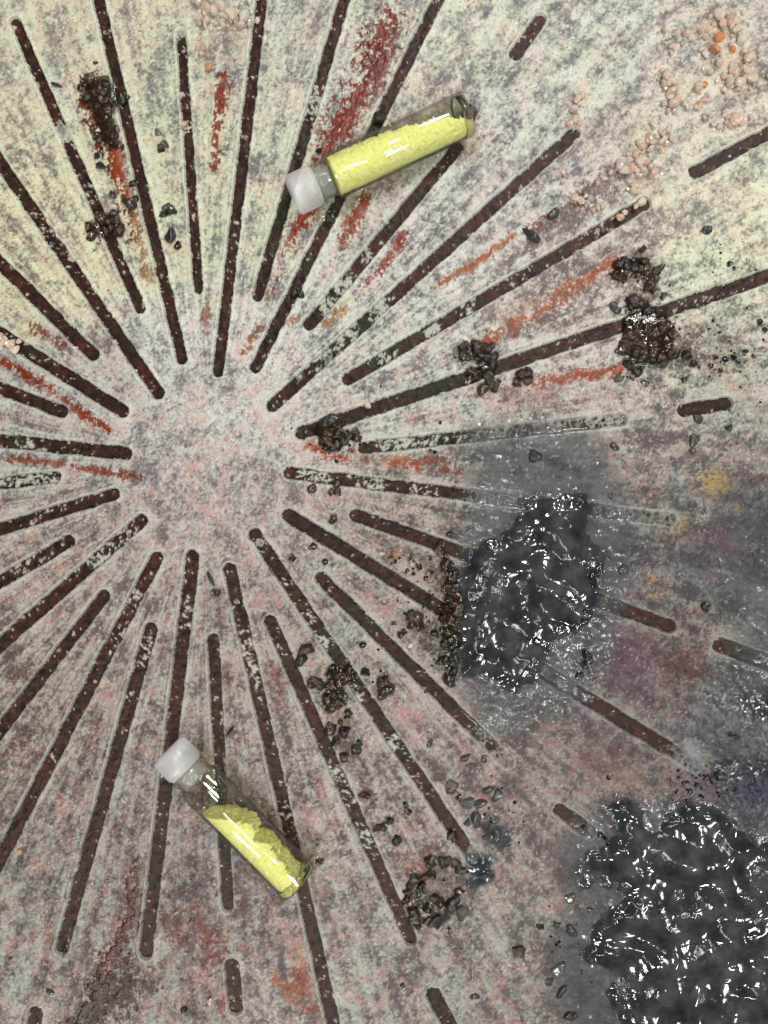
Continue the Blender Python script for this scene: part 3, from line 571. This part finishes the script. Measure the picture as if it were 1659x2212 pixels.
cluster('brown_chip', V_BROWN, crop(0, 0, [(1115, 1370, 11), (1080, 1350, 10), (1060, 1390, 8), (1150, 1600, 8)]), 'olive brown chip above or below the glossy black bead', 'chip', 'olive chips round the glossy bead', 7, 9)
place('black_chip', V_BLACK, 370, 510, 15, 'glossy black bead with a bright glint left of a straight groove', 'chip', None, .95, 1.15, 0)
cluster('brown_chip', V_BROWN, crop(0, 0, [(655, 1075, 10), (625, 1010, 8)]), 'olive brown chip lying on bare cream paint left of the red stain', 'chip', 'olive chips on cream paint', 7, 9)
place('dark_sliver', V_BLACK, 123, 186, 11, 'thin dark sliver lying on cream paint between two grooves', 'sliver', None, 1.2, .32, -.15)
cluster('smoky_chip', V_SMOKE, crop(0, 0, [(620, 410, 6), (1025, 860, 7)]), 'tiny smoky grey chip on cream paint near the brown chip column', 'chip', 'tiny smoky chips on cream paint', 5, 7)
place('black_chip', V_BLACK, 717, 474, 12, 'black chip just below the neck of the capped vial of spread powder', 'chip', None, 1.2, .85, -.6)
place('amber_chip', V_BROWN, 818, 256, 14, 'amber drop where a groove runs under the vial', 'chip', None, 1.2, .9, .9)
place('brown_chip', V_BROWN, 1020, 246, 13, 'reddish brown chip behind the glass base of a vial', 'chip', None, .9, 1.2, .2)
place('brown_chip', V_BROWN, 688, 327, 6, 'small rust chip beside the shoulder of a vial', 'chip')
place('black_chip', V_BLACK, 1526, 497, 11, 'lone black chip on pale paint above a long groove', 'chip', None, 1, 1.05, .4)
place('brown_chip', V_BROWN, 1386, 540, 8, 'small dark chip topping the cluster above the long groove', 'chip')
place('smoky_chip', V_SMOKE, 1194, 462, 12, 'flat grey brown chip at the end of a rusty streak', 'chip', None, 1.1, .8, .8)
place('dark_sliver', V_SMOKE, 1147, 508, 22, 'curved grey brown sliver below the rusty streak', 'sliver', None, 1.1, .34, -.75)
cluster('brown_chip', V_BROWN, crop(553, 553, [(1340, 590), (1350, 660), (1430, 600, 14), (1500, 600), (1540, 660, 14), (1530, 700), (1460, 640), (1500, 760), (1400, 740), (1540, 840), (1510, 820), (1470, 860), (1340, 640), (1490, 650), (1430, 780)]), 'dark brown chip in the clump astride the longest groove left of the bigger clump', 'chip', 'chip clump astride the longest groove', 9, 13, 4, 6)
cluster('brown_chip', V_BROWN, crop(553, 553, [(440, 1090), (480, 1060, 13), (520, 1090, 13), (460, 1150), (520, 1170), (480, 1210, 14), (560, 1200, 12), (540, 1130), (600, 1170), (650, 1140), (655, 1180), (500, 1240), (430, 1200), (530, 1220)]), 'near black glassy chip in the mound at the inner tip of the longest groove', 'chip', 'chip mound at the inner groove tip', 9, 13, 5, 6)
cluster('brown_chip', V_BROWN, crop(553, 553, [(270, 220, 9), (290, 250, 10), (250, 245, 8)]), 'small brown chip stuck to the edge of a groove below the vial', 'chip', 'chips on a groove edge below the vial', 7, 10)
cluster('black_chip', V_BLACK, crop(553, 553, [(1195, 1082, 5), (1160, 1270, 5), (520, 1330, 5), (810, 845, 3), (1290, 1500, 5), (1300, 1460, 4), (1130, 1260, 4)]), 'tiny black speck beside a faded flaking groove', 'speck', 'black specks beside faded grooves', 4, 5)
cluster('brown_chip', V_BROWN, crop(553, 553, [(520, 1480, 9), (525, 1530, 10), (490, 1525, 8), (360, 1510, 9)]), 'brown chip below the flaking groove right of the bare hub', 'chip', 'chips below the flaking groove', 7, 10)
cluster('brown_chip', V_BROWN, crop(1106, 553, [(690, 60, 12), (660, 130, 10), (700, 140, 13), (740, 50), (720, 30), (790, 30), (830, 90), (850, 40, 12), (870, 120), (890, 190, 13), (920, 150, 12), (910, 220), (940, 100), (800, 90), (960, 80)]), 'dark brown chip in the ring above the longest groove', 'chip', 'chip ring above the longest groove', 7, 11, 3, 5)
cluster('brown_chip', V_BROWN, crop(1106, 553, [(790, 290, 15), (830, 310, 12), (770, 330, 11)]), 'rust brown chip sitting on the upper edge of the longest groove', 'chip', 'rust chips on the longest groove', 9, 12)
cluster('smoky_chip', V_SMOKE, crop(1106, 553, [(660, 330, 11), (680, 350, 9), (980, 260, 8)]), 'olive grey chip left of the rust chips on the longest groove', 'chip', 'olive grey chips near the longest groove', 7, 9)
cluster('brown_chip', V_BROWN, crop(1106, 553, [(760, 430), (820, 440, 12), (870, 350), (900, 340), (940, 350), (760, 510, 13), (800, 560), (740, 560), (880, 470, 14), (930, 500, 14), (920, 560), (970, 480, 12), (1000, 440), (1020, 510), (1050, 520), (710, 620, 12), (720, 600), (790, 640, 12), (840, 660, 12), (870, 660), (920, 620, 14), (960, 660, 12), (980, 690), (760, 720), (800, 750), (740, 700), (850, 590), (890, 540), (800, 480)]), 'dark brown chip in the largest clump hanging below the longest groove', 'chip', 'largest chip clump below the longest groove', 8, 12, 8, 6)
cluster('brown_chip', V_BROWN, crop(1106, 553, [(1020, 640, 11), (1055, 645, 10), (1130, 640, 13), (1170, 700, 9)]), 'wet dark chip with bright glints beside the largest clump', 'chip', 'wet chips beside the largest clump', 8, 10)
cluster('smoky_chip', V_SMOKE, crop(1106, 553, [(690, 790, 10), (860, 820, 9), (1110, 800, 9), (780, 790, 8)]), 'grey chip below the largest brown clump', 'chip', 'grey chips below the largest clump', 7, 9)
cluster('brown_chip', V_BROWN, crop(1106, 553, [(60, 780, 13), (100, 760, 11), (30, 820, 11), (120, 800, 9), (90, 810, 10)]), 'olive dark chip under the longest groove between the two clumps', 'chip', 'olive chips under the longest groove', 8, 10)
cluster('black_chip', V_BLACK, crop(1106, 553, [(1380, 670, 8), (1430, 660, 8), (1290, 710, 6), (1350, 740, 6), (1600, 430, 8), (1640, 480, 8), (1300, 420, 5), (1410, 50, 7), (1440, 80, 5), (1475, 690, 5), (1320, 660, 5), (1510, 620, 6), (1560, 650, 5), (1020, 190, 4)]), 'black crumb scattered on cream paint below the far end of the longest groove', 'crumb', 'black crumbs on cream paint', 5, 7)
cluster('smoky_chip', V_SMOKE, crop(1106, 553, [(1200, 1060, 11), (1175, 1200, 12), (1410, 1110, 9), (150, 1300, 14), (660, 1240, 9), (1170, 1260, 8), (640, 1560, 8), (300, 1430, 6)]), 'soft edged grey chip in the pale paint around the short horizontal groove and gel', 'chip', 'soft grey chips near the short groove', 8, 10)
cluster('brown_chip', V_BROWN, crop(553, 1106, [(505, 40, 9), (495, 65, 7), (365, 220, 9), (235, 300, 8), (445, 320, 6)]), 'small brown chip between two groove tips right of the bare hub', 'chip', 'small chips right of the hub', 6, 8)
place('black_chip', V_BLACK, 553 + 1257 / 3, 1106 + 145 / 3, 9, 'angular black chip at the upper left corner of the gel patch', 'chip')
cluster('brown_chip', V_BROWN, crop(553, 1106, [(905, 320, 5), (1000, 300, 4), (1130, 300, 5), (870, 290, 5), (1020, 400, 5), (980, 380, 5), (1060, 360, 6), (1100, 430, 6), (1140, 390, 5)]), 'reddish brown grain on the tan stain left of the gel patch', 'grain', 'grains on the tan stain', 4, 6, 10, 10)
place('black_chip', V_BLACK, 553 + 690 / 3, 1106 + 855 / 3, 9, 'square black chip beside a groove between two olive pebbles', 'chip')
cluster('olive_pebble', V_BROWN, crop(553, 1106, [(335, 885, 14), (290, 955, 14), (385, 1100, 14)]), 'smooth olive pebble left of the chip heap between two grooves', 'pebble', 'olive pebbles between two grooves', 10, 14)
cluster('brown_chip', V_BROWN, crop(553, 1106, [(410, 1120), (500, 1010), (480, 1060), (520, 1050, 14), (560, 1060, 13), (600, 1030), (540, 1110, 12), (470, 1120), (460, 1210, 12), (500, 1170), (550, 1180), (490, 1270, 12), (520, 1240), (580, 1090), (620, 1070)]), 'dark chip in the wet heap pressed against a flaking groove', 'chip', 'wet chip heap on a flaking groove', 8, 12, 5, 6)
cluster('brown_chip', V_BROWN, crop(553, 1106, [(600, 1300, 8), (550, 1360, 9), (480, 1410, 13), (580, 1420, 12), (520, 1480, 10), (640, 1540, 13), (570, 1590, 10), (670, 1500, 10)]), 'olive brown chip trailing below the wet heap between two grooves', 'chip', 'chips trailing below the wet heap', 8, 11)
cluster('brown_chip', V_BROWN, crop(553, 1106, [(835, 1110, 15), (830, 1160, 13), (860, 1150, 12), (810, 1190, 11), (840, 1080, 8)]), 'dark chip in the compact knot right of the wet heap', 'chip', 'compact knot right of the wet heap', 9, 12)
cluster('brown_chip', V_BROWN, crop(553, 1106, [(1040, 700, 14), (1010, 680, 12), (1000, 660, 10), (1060, 740, 10), (960, 780, 8), (1160, 780, 7), (1010, 730, 9), (940, 800, 9), (890, 720, 6), (710, 1040, 9)]), 'dark chip scattered between the two grooves that run into the gel', 'chip', 'chips between the grooves entering the gel', 7, 10)
edge_pts = crop(553, 1106, [(1200, 260), (1230, 330), (1260, 350), (1300, 400), (1280, 480), (1300, 530), (1250, 560), (1230, 620), (1260, 690), (1280, 740), (1240, 780), (1220, 850), (1270, 870), (1290, 930), (1230, 960), (1200, 970), (1280, 1030), (1250, 1070), (1270, 1110), (1210, 760), (1300, 800), (1310, 640), (1180, 240), (1300, 960), (1330, 870), (1210, 200), (1290, 590), (1310, 700), (1250, 480), (1200, 690)])
cluster('brown_chip', V_BROWN, edge_pts, 'dark wet chip in the crust along the straight left edge of the gel patch', 'chip', 'chip crust along the gel patch', 8, 13, 14, 9)
cluster('smoky_chip', V_SMOKE, [(1006, 1637, 12), (1020, 1655, 9), (1045, 1640, 9), (553 + 1130 / 3, 1106 + 1500 / 3, 7)], 'charcoal chip beyond the lower end of a faded groove', 'chip', 'charcoal chips at a groove end', 8, 12)
place('flat_chip', V_BROWN, 790, 1716, 13, 'flat dark flake lying crosswise between two long grooves', 'chip', None, 1.1, .45, 0)
cluster('brown_chip', V_BROWN, crop(553, 1659, [(970, 240, 8), (985, 280, 9), (870, 340, 9), (820, 385, 9), (790, 390, 8), (910, 470, 10), (850, 360, 6)]), 'brown chip scattered between long grooves above the lower chip ring', 'chip', 'chips above the lower ring', 7, 10)
cluster('smoky_chip', V_SMOKE, crop(553, 1659, [(1270, 110, 13), (1260, 140, 11), (1310, 190, 9), (1380, 220, 12), (1350, 240, 10), (1450, 220, 13), (1420, 330, 14), (1370, 350, 9), (1560, 180, 12), (1500, 140, 10), (1500, 450, 9), (1560, 420, 10)]), 'charcoal chip in the smoky film right of a long groove', 'chip', 'charcoal chips in the smoky film', 8, 12)
cluster('brown_chip', V_BROWN, crop(553, 1659, [(1120, 590, 10), (1140, 610, 9), (1210, 610, 12), (1240, 600, 10), (1290, 610, 11), (1310, 640, 10), (1330, 660, 9), (1020, 720, 11), (1000, 750, 9), (1070, 760, 11), (1060, 800, 9), (1100, 700, 9), (1140, 690, 10), (1320, 800, 10), (1260, 890, 12), (1280, 860, 12), (1190, 870, 12), (1160, 850, 10), (1110, 900, 11), (1140, 1000, 13), (1160, 980, 12), (1110, 990, 10), (1180, 1010, 10), (1020, 920, 12), (1010, 950, 12), (1030, 980, 12), (1040, 1010, 11), (980, 800, 10), (970, 850, 9)]), 'dark brown chip in the ring beside the tip of a long groove', 'chip', 'chip ring beside a groove tip', 8, 11, 3, 5)
cluster('smoky_chip', V_SMOKE, crop(553, 1659, [(1340, 930, 13), (1330, 960, 10)]), 'plum grey chip at the outer side of the lower chip ring', 'chip', 'plum grey chips', 9, 12)
cluster('brown_chip', V_BROWN, crop(553, 1659, [(1270, 430, 8), (1280, 460, 8), (1250, 445, 7)]), 'dark chip inside the groove above the lower chip ring', 'chip', 'chips inside the groove', 7, 8)
place('brown_chip', V_BROWN, 553 + 405 / 3, 1659 + 605 / 3, 8, 'rusty chip beside the glass base of the upright leaning vial', 'chip', None, 1.3, .7, .5)
place('black_chip', V_BLACK, 553 + 948 / 3, 1659 + 1405 / 3, 6, 'tiny black chip above the short groove at the panel foot', 'chip')
place('smoky_chip', V_SMOKE, 553 + 1420 / 3, 1659 + 1480 / 3, 9, 'blue grey chip right of the short groove at the panel foot', 'chip')
place('smoky_chip', V_SMOKE, 325 / 3, 1659 + 1450 / 3, 8, 'grey chip alone on pale paint left of the dark red smear', 'chip')
place('black_chip', V_BLACK, 1190 / 3, 1659 + 1562 / 3, 9, 'angular black chip between the dark red smear and a short groove', 'chip')
place('black_chip', V_BLACK, 22, 1659 + 410, 4, 'minute black chip at the left below a long groove', 'chip')
place('black_sliver', V_BLACK, 457, 1250, 15, 'glossy black twisted sliver between two groove tips under the hub', 'sliver', None, 1.15, .5, -1.15)
place('black_chip', V_BLACK, 467, 1279, 11, 'rounded black chip at the foot of the twisted sliver', 'chip', None, 1.0, .9, 0)
place('black_chip', V_BLACK, 1106 + 1248 / 3, 1106 + 612 / 3, 12, 'rounded black chip on mauve paint right of a short slanted groove', 'chip')
place('black_sliver', V_BLACK, 1106 + 1430 / 3, 1106 + 1452 / 3, 15, 'short black stick lying on mauve paint near the navy stain', 'sliver', None, 1.1, .35, -.2)
place('black_chip', V_BLACK, 1106 + 480 / 3, 1106 + 935 / 3, 16, 'matt black chip in the brown stain at the lower right of the gel patch', 'chip', None, .8, 1.2, .2)
place('smoky_chip', V_SMOKE, 1106 + 720 / 3, 1106 + 370 / 3, 11, 'soft grey chip right of the gel patch', 'chip')
cluster('black_chip', V_BLACK, crop(1106, 1106, [(490, 360, 12), (520, 410, 12), (460, 420, 10), (450, 520, 10), (550, 340, 9), (500, 470, 10), (560, 400, 8), (470, 640, 9), (450, 700, 8), (470, 990, 9), (450, 1060, 9), (500, 960, 8)]), 'jet black lump in the crust along the right side of the gel patch', 'lump', 'black lumps beside the gel patch', 8, 12, 8, 8)
cluster('smoky_chip', V_SMOKE, crop(1106, 1659, [(380, 840, 10), (280, 1020, 9), (380, 1060, 12), (300, 1290, 13), (180, 1030, 9), (320, 1440, 12), (380, 1600, 12), (240, 1380, 8), (500, 920, 8), (420, 900, 8)]), 'slate grey chip scattered on pale paint left of the largest gel patch', 'chip', 'slate chips left of the largest gel', 8, 12)
cluster('black_chip', V_BLACK, crop(1106, 1659, [(625, 65, 6), (470, 390, 7), (570, 430, 9), (595, 455, 8), (1110, 95, 5), (1150, 150, 7), (1190, 110, 5), (1230, 180, 6), (1260, 60, 6), (1300, 80, 9), (1330, 50, 8), (1090, 60, 4)]), 'black crumb above the largest gel patch beside the navy stain', 'crumb', 'black crumbs above the largest gel', 5, 8, 6, 10)
place('reddish_chip', V_BROWN, 1106 + 35 / 3, 1659 + 1180 / 3, 14, 'smooth reddish brown chip alone on pale paint left of the largest gel patch', 'chip', None, 1.2, .8, -.5)
place('dark_sliver', V_BLACK, 497, 1579, 16, 'fine dark bristle beside a groove above the leaning vial cap', 'sliver', None, 1.1, .16, .9, .2)
place('dark_sliver', V_BLACK, 622, 1682, 14, 'fine dark bristle between groove and long groove right of the leaning vial', 'sliver', None, 1.0, .14, 1.35, .2)

# fine crumbs between and around the chips, too many to count
def grit(name, mat, spots, seed, lo, hi, label, cat):
    g = np.random.default_rng(seed); verts, faces = [], []
    octa = np.array([(1, 0, 0), (0, 1, 0), (-1, 0, 0), (0, -1, 0), (0, 0, .8), (0, 0, -.8)], float)
    of = [(0, 1, 4), (1, 2, 4), (2, 3, 4), (3, 0, 4), (1, 0, 5), (2, 1, 5), (3, 2, 5), (0, 3, 5)]
    for x, y, sp, n in spots:
        for _ in range(n):
            px, py = x + g.normal(0, sp), y + g.normal(0, sp); r = lo + (hi - lo) * g.random() ** 2.2
            a = g.random() * 6.28; R3 = np.array([[math.cos(a), -math.sin(a)], [math.sin(a), math.cos(a)]])
            p = octa * g.uniform(.55, 1.3, (6, 1)) * r; p[:, :2] = p[:, :2] @ R3.T
            z = max(-6.0, float(bilerp(height, np.array([px]), np.array([py]))[0])) + r * .3
            b0 = len(verts); verts += [(PX(px + q[0]), PY(py + q[1]), (z + q[2]) * S) for q in p]; faces += [tuple(b0 + i for i in f) for f in of]
    me = bpy.data.meshes.new(name); me.from_pydata(verts, [], faces)
    bm = bmesh.new(); bm.from_mesh(me); bmesh.ops.recalc_face_normals(bm, faces=bm.faces); bm.to_mesh(me); bm.free()
    return tag(link(name, me, mat), label, cat, None, 'stuff')
grit('dark_grit', M_BROWN, [(225, 210, 26, 40), (240, 290, 22, 26), (240, 490, 26, 34), (715, 940, 30, 34), (1045, 785, 32, 40), (1375, 590, 34, 40), (1400, 730, 44, 60), (1560, 770, 50, 90), (735, 1475, 30, 40), (735, 1560, 30, 30), (975, 1330, 40, 120), (920, 1290, 34, 60), (940, 1920, 44, 60), (1500, 1690, 34, 60), (1240, 2040, 36, 60), (1060, 1760, 34, 40), (1270, 1260, 26, 40), (860, 1420, 60, 40), (1560, 560, 40, 24)], 801, 1.3, 4.2, 'fine dark crumbs sprinkled around the chip clusters', 'grit')
grit('salt_dust', M_SALT, [(1580, 120, 50, 110), (1445, 180, 26, 60), (1400, 330, 40, 90), (490, 40, 36, 80), (1590, 255, 44, 40), (1240, 250, 16, 20), (1250, 435, 20, 24)], 802, 1.2, 3.8, 'fine peach salt dust lying between the larger crystals', 'salt dust')

# pink salt
SALT = [  # x, y, spread x, spread y, count, group phrase, label
    (455, 40, 34, 34, 26, 'pink salt over a groove top', 'blush salt crystal heaped over the outer end of a short groove'),
    (525, 35, 24, 24, 18, 'pink salt over a groove top', 'blush salt crystal heaped over the outer end of a short groove'),
    (1455, 95, 14, 20, 10, 'salt column right of the short groove', 'clear to tan salt crystal in the sparse column left of the orange crystals'),
    (1445, 190, 16, 36, 22, 'salt column right of the short groove', 'clear to tan salt crystal in the sparse column left of the orange crystals'),
    (1560, 70, 50, 40, 30, 'salt drift at the panel corner', 'pink salt crystal in the wide drift around the orange crystals'),
    (1600, 160, 48, 40, 40, 'salt drift at the panel corner', 'pink salt crystal in the wide drift around the orange crystals'),
    (1510, 210, 24, 30, 16, 'salt drift at the panel corner', 'pink salt crystal in the wide drift around the orange crystals'),
    (1590, 258, 54, 14, 26, 'salt row above a slanted groove', 'blush salt crystal in the row along the top of a slanted groove'),
    (1410, 295, 30, 22, 26, 'salt drift above a groove end', 'peach salt crystal in the drift above the outer end of a long groove'),
    (1385, 350, 34, 28, 34, 'salt drift above a groove end', 'peach salt crystal in the drift above the outer end of a long groove'),
    (1370, 410, 14, 10, 8, 'salt drift above a groove end', 'peach salt crystal in the drift above the outer end of a long groove'),
    (14, 740, 16, 20, 9, 'salt at the left edge', 'pale salt crystal lodged over a groove at the left edge of the panel')]
for x, y, sx, sy, n, grp, lab in SALT:
    for _ in range(n):
        q = R.gauss(0, .55), R.gauss(0, .55)
        place('salt_crystal', V_SALT, x + sx * q[0] * 1.2, y + sy * q[1] * 1.2, min(16, R.uniform(5.0, 10.0) * (1.6 if R.random() < .2 else 1)), lab, 'crystal', grp, R.uniform(.8, 1.3), R.uniform(.8, 1.2), None, .4, .8)
def one_salt(x, y, r, lab, meshes=V_SALT, grp=None): place('salt_crystal', meshes, x, y, r, lab, 'crystal', grp, 1.1, 1.0, None, .4, .6)
for x, y, r in [(1245, 218, 11), (1238, 238, 12), (1258, 208, 9)]: one_salt(x, y, r, 'large coral salt crystal above the outer end of a groove', V_SALT, 'coral crystals above a groove end')
for x, y, r in [(1240, 262, 11), (1230, 270, 9), (1252, 268, 7)]: one_salt(x, y, r, 'clear salt crystal between coral crystals and groove end', V_SALT, 'clear crystals above a groove end')
one_salt(1216, 375, 8, 'lone milky salt crystal below a groove end'); one_salt(1216, 392, 9, 'long cream salt crystal under the milky one')
for x, y, r in [(1240, 428, 12), (1254, 436, 11), (1265, 424, 8)]: one_salt(x, y, r, 'pink salt crystal on the rusty streak above a long groove', V_SALT, 'pink crystals on the rusty streak')
for x, y, r in [(1290, 450, 9), (1302, 448, 7), (1280, 455, 7)]: one_salt(x, y, r, 'colourless salt crystal sunk in glaze along a long groove', V_SALT, 'colourless crystals along a groove')
for x, y, r in [(1340, 468, 11), (1350, 460, 8), (1384, 437, 12), (1372, 446, 8)]: one_salt(x, y, r, 'glassy salt crystal lying inside the outer end of a long groove', V_SALT, 'glassy crystals inside a groove end')
one_salt(1543, 108, 15, 'large orange salt crystal left of the wide pink drift', V_ORANGE); one_salt(1552, 84, 13, 'deep orange salt crystal just above the largest orange one', V_ORANGE)
one_salt(1581, 109, 9, 'smaller coral crystal right of the two orange ones', V_ORANGE)
for x, y, r in [(1522, 185, 9), (1508, 228, 9)]: one_salt(x, y, r, 'coral salt crystal below the orange crystals', V_ORANGE, 'coral crystals below the orange ones')
for x, y, r in [(428, 104, 10), (452, 146, 11), (437, 118, 8)]: one_salt(x, y, r, 'salmon salt crystal beside the covered groove top', V_ORANGE if r == 11 else V_SALT, 'salmon crystals beside the groove top')
one_salt(45, 1659 + 180, 8, 'orange grain on mauve paint beside a long left groove', V_ORANGE); one_salt(455, 1659 + 503, 9, 'cream orange grain left of the short groove at the foot')
one_salt(553 + 818 / 3, 1106 + 272 / 3, 8, 'square white crystal on the tan stain'); one_salt(553 + 995 / 3, 1106 + 862 / 3, 8, 'square pinkish crystal among dark chips left of the gel')
one_salt(214, 285, 7, 'round lilac bead among the dark chips beside the red stain'); one_salt(795, 876, 9, 'pale grey flake stuck in the longest groove'); one_salt(27, 742, 11, 'rounded glassy pebble at the left edge groove')
one_salt(398, 272, 10, 'pale paint crumb bridging a straight groove')

# ------------------------------------------------------------------ vials and their yellow powder
def resin_bed(x0, y0, ang, L, rad, seed, label):
    step = 2.4; T, V = np.meshgrid(np.arange(20, L + 26, step), np.arange(-rad * 2.0, rad * 2.0, step)); sh = T.shape
    a = fbm(sh, 40 / step, seed, .8); b = band(sh, 16 / step, seed + 1, .5)
    reach = rad * (1.02 + .16 * a); d = np.abs(V) / reach
    ends = sstep(20, 46, T) * sstep(L + 24, L - 4, T)
    h = np.maximum(0, 1 - d ** 2) * 22 * ends + 1.6 * b * sstep(1, .7, d) * ends + 1.2 + 5.0 * np.exp(-((d - .90) / .07) ** 2) * np.clip(.6 + .6 * a, 0, 2) * ends
    ca, sa = math.cos(ang), math.sin(ang)
    X = x0 + T * ca - V * sa; Y = y0 + T * sa + V * ca
    keep = ((d < 1.0) & (ends > .12))[:-1, :-1]
    me = grid_mesh('clear_glue', PX(X), PY(Y), h * S, keep)
    if me.polygons[0].normal.z < 0: me.flip_normals()
    return tag(link('clear_glue', me, M_GLUE), label, 'glue')
def vial(label, plabel, glabel, xa, ya, xb, yb, bound, seed, capr=41, front=None):
    """axis from cap end (xa,ya) to glass base (xb,yb); bound = [(t, v)] powder edge, v to the right of the axis seen from cap"""
    kz = 1 - 47 * S / CAM_Z                                     # the axis lies a radius above the panel
    xa, xb = 829.5 + (xa - 829.5) * kz, 829.5 + (xb - 829.5) * kz; ya, yb = 1106 + (ya - 1106) * kz, 1106 + (yb - 1106) * kz
    L = math.hypot(xb - xa, yb - ya); ang = math.atan2(yb - ya, xb - xa); Rr = 45.5
    root = empty('glass_vial', (PX(xa), PY(ya), (Rr + 1.5) * S), -ang); tag(root, label, 'vial', 'capped vials glued to the panel')
    r_in, x_sh, x_in = 42.8, 98, L - 15
    prof = [(64, 26), (60, 29), (60, 39), (63, 41.5), (69, 41.5), (72, 39.5), (75, 38), (82, 38), (87, 39.5), (93, 43.5), (99, Rr), (L - 5, Rr), (L - 1.5, Rr - 2), (L, Rr - 6), (L - .5, Rr * .5), (L - 1.2, 0),
            ]
    inner = [(x_in, 0), (x_in + .6, r_in * .5), (x_in - .5, r_in - 6), (x_in - 3, r_in - 1.5), (x_in - 7, r_in), (x_sh + 3, r_in), (x_sh - 6, r_in - 2.5), (x_sh - 12, 36), (82, 34), (66, 33.5), (64, 26)]
    pts = [(x * S, r * S) for x, r in prof]
    ipt = [(x * S, r * S) for x, r in inner]
    me_o = lathe('glass_body', pts, 72); me_i = lathe('glass_body', ipt, 72)
    bm = bmesh.new(); bm.from_mesh(me_o); bm.from_mesh(me_i); bmesh.ops.remove_doubles(bm, verts=bm.verts, dist=1e-7)
    bmesh.ops.recalc_face_normals(bm, faces=bm.faces); bm.to_mesh(me_o); bm.free()
    me_o.polygons.foreach_set('use_smooth', np.ones(len(me_o.polygons), bool)); me_o.update()
    link('glass_body', me_o, M_GLASS, root)
    base = [(x_in + .2, 0), (x_in + .2, r_in * .6), (x_in - 1, r_in - 4), (x_in - 3, r_in - .8), (x_in - 2, r_in - .2), (L - 6, r_in - .2), (L - 2.2, r_in - 3), (L - 1.6, r_in * .6), (L - 2, 0)]
    link('glass_base', lathe('glass_base', [(x * S, r * S) for x, r in base], 72), M_SOLID, root)
    n = 240
    def knurl(x, r, a, i): return r + (.5 * S if (i % 4 < 2 and r > 40 * S) else 0)
    cp = [(0, 0), (0, capr * .55), (-.4, capr - 9), (.8, capr - 5), (4, capr - 1.5), (8, capr), (48, capr), (53, capr - 1), (57, capr - 5), (57.5, 36), (57.5, 0)]
    link('cap', lathe('cap', [(x * S, r * S) for x, r in cp], n, knurl), M_CAP, root)
    pp = [(57.8, 0), (57.8, 31), (60, 32.6), (84, 32.0), (88, 30), (88.5, 25), (66, 24.5), (64, 0)]
    link('stopper', lathe('stopper', [(x * S, r * S) for x, r in pp], 64), M_PLUG, root)
    # powder: circle segments lofted along the tube
    rp = r_in - 3.2; t0, t1 = bound[0][0], bound[-1][0]; nt_ = int((t1 - t0) / 2.2); NA, NC = 44, 26
    bt = np.interp(np.linspace(t0, t1, nt_), [b[0] for b in bound], [b[1] for b in bound])
    nz = fbm((nt_, NA + NC), 9, seed, .6); ng = band((nt_, NA + NC), 7, seed + 1, .5); edge = fbm((nt_, 8), 7, seed + 2, .5)[:, 0]
    verts = []
    for k in range(nt_):
        tt = t0 + (t1 - t0) * k / (nt_ - 1); b = float(np.clip(bt[k] + 2.6 * edge[k], -rp + 1.0, rp - .6))
        a0 = math.acos(b / rp)                                  # angle from +v where the surface meets the glass
        rows = []
        for i in range(NA):
            a = a0 + (2 * math.pi - 2 * a0) * i / (NA - 1)
            q = rp - max(0, ng[k, i] - .9) * 2.4 - .6 * abs(nz[k, i]); rows.append((q * math.cos(a), q * math.sin(a)))
        h = math.sqrt(max(rp * rp - b * b, .01))
        for i in range(NC):
            s_ = -1 + 2 * (i + 1) / (NC + 1); w_ = 1 - s_ * s_
            rows.append((b + 2.8 * nz[k, NA + i] * w_, h * s_))
        endpull = 0
        for i, (v, z) in enumerate(rows):
            lim = math.hypot(v, z)
            if lim > rp: v, z = v * rp / lim, z * rp / lim
            jx = 1.2 * nz[k, i] if 0 < k < nt_ - 1 else 0
            x_end = max(0, (tt - (x_in - 7)) / 7.0); f_ = 1 - .14 * min(1, x_end) ** 2
            verts.append(((tt + jx) * S, v * f_ * S, z * f_ * S))
    M_ = NA + NC; faces = []
    for k in range(nt_ - 1):
        for i in range(M_):
            j = (i + 1) % M_; faces.append((k * M_ + i, k * M_ + j, (k + 1) * M_ + j, (k + 1) * M_ + i))
    faces.append(tuple(range(M_))); faces.append(tuple(range((nt_ - 1) * M_, nt_ * M_))[::-1])
    pm = bpy.data.meshes.new('yellow_powder'); pm.from_pydata(verts, [], faces)
    bm = bmesh.new(); bm.from_mesh(pm); bmesh.ops.recalc_face_normals(bm, faces=bm.faces); bm.to_mesh(pm); bm.free()
    pm.polygons.foreach_set('use_smooth', np.ones(len(pm.polygons), bool))
    po = link('yellow_powder', pm, M_POWDER); po.matrix_world = Matrix.Translation(root.location) @ Matrix.Rotation(-ang, 4, 'Z')
    tag(po, plabel, 'powder', 'powder in the vials')
    resin_bed(xa, ya, ang, L, 60, seed + 9, glabel)
    return root
# v is positive on the side that is to the right of the axis direction in picture space (y down), so an upper edge is negative there
vial('clear capped vial with powder spread along its whole length over slanted grooves', 'yellow powder spread along the whole length of a vial', 'clear glue bed under the vial of spread powder',
     631, 424, 1008, 246, [(97, 36), (150, 35), (219, 27), (268, 14), (320, 3), (367, -11), (400, -27)], 900)
vial('clear capped vial with powder settled at its base beside a short groove', 'yellow powder settled at the glass base of a vial', 'clear glue bed under the vial of settled powder',
     362, 1620, 646, 1906, [(146, -38), (156, -28), (178, -6), (205, 14), (226, 26), (243, 22), (256, 8), (268, 18), (284, 26), (341, 18), (386, 12)], 950)
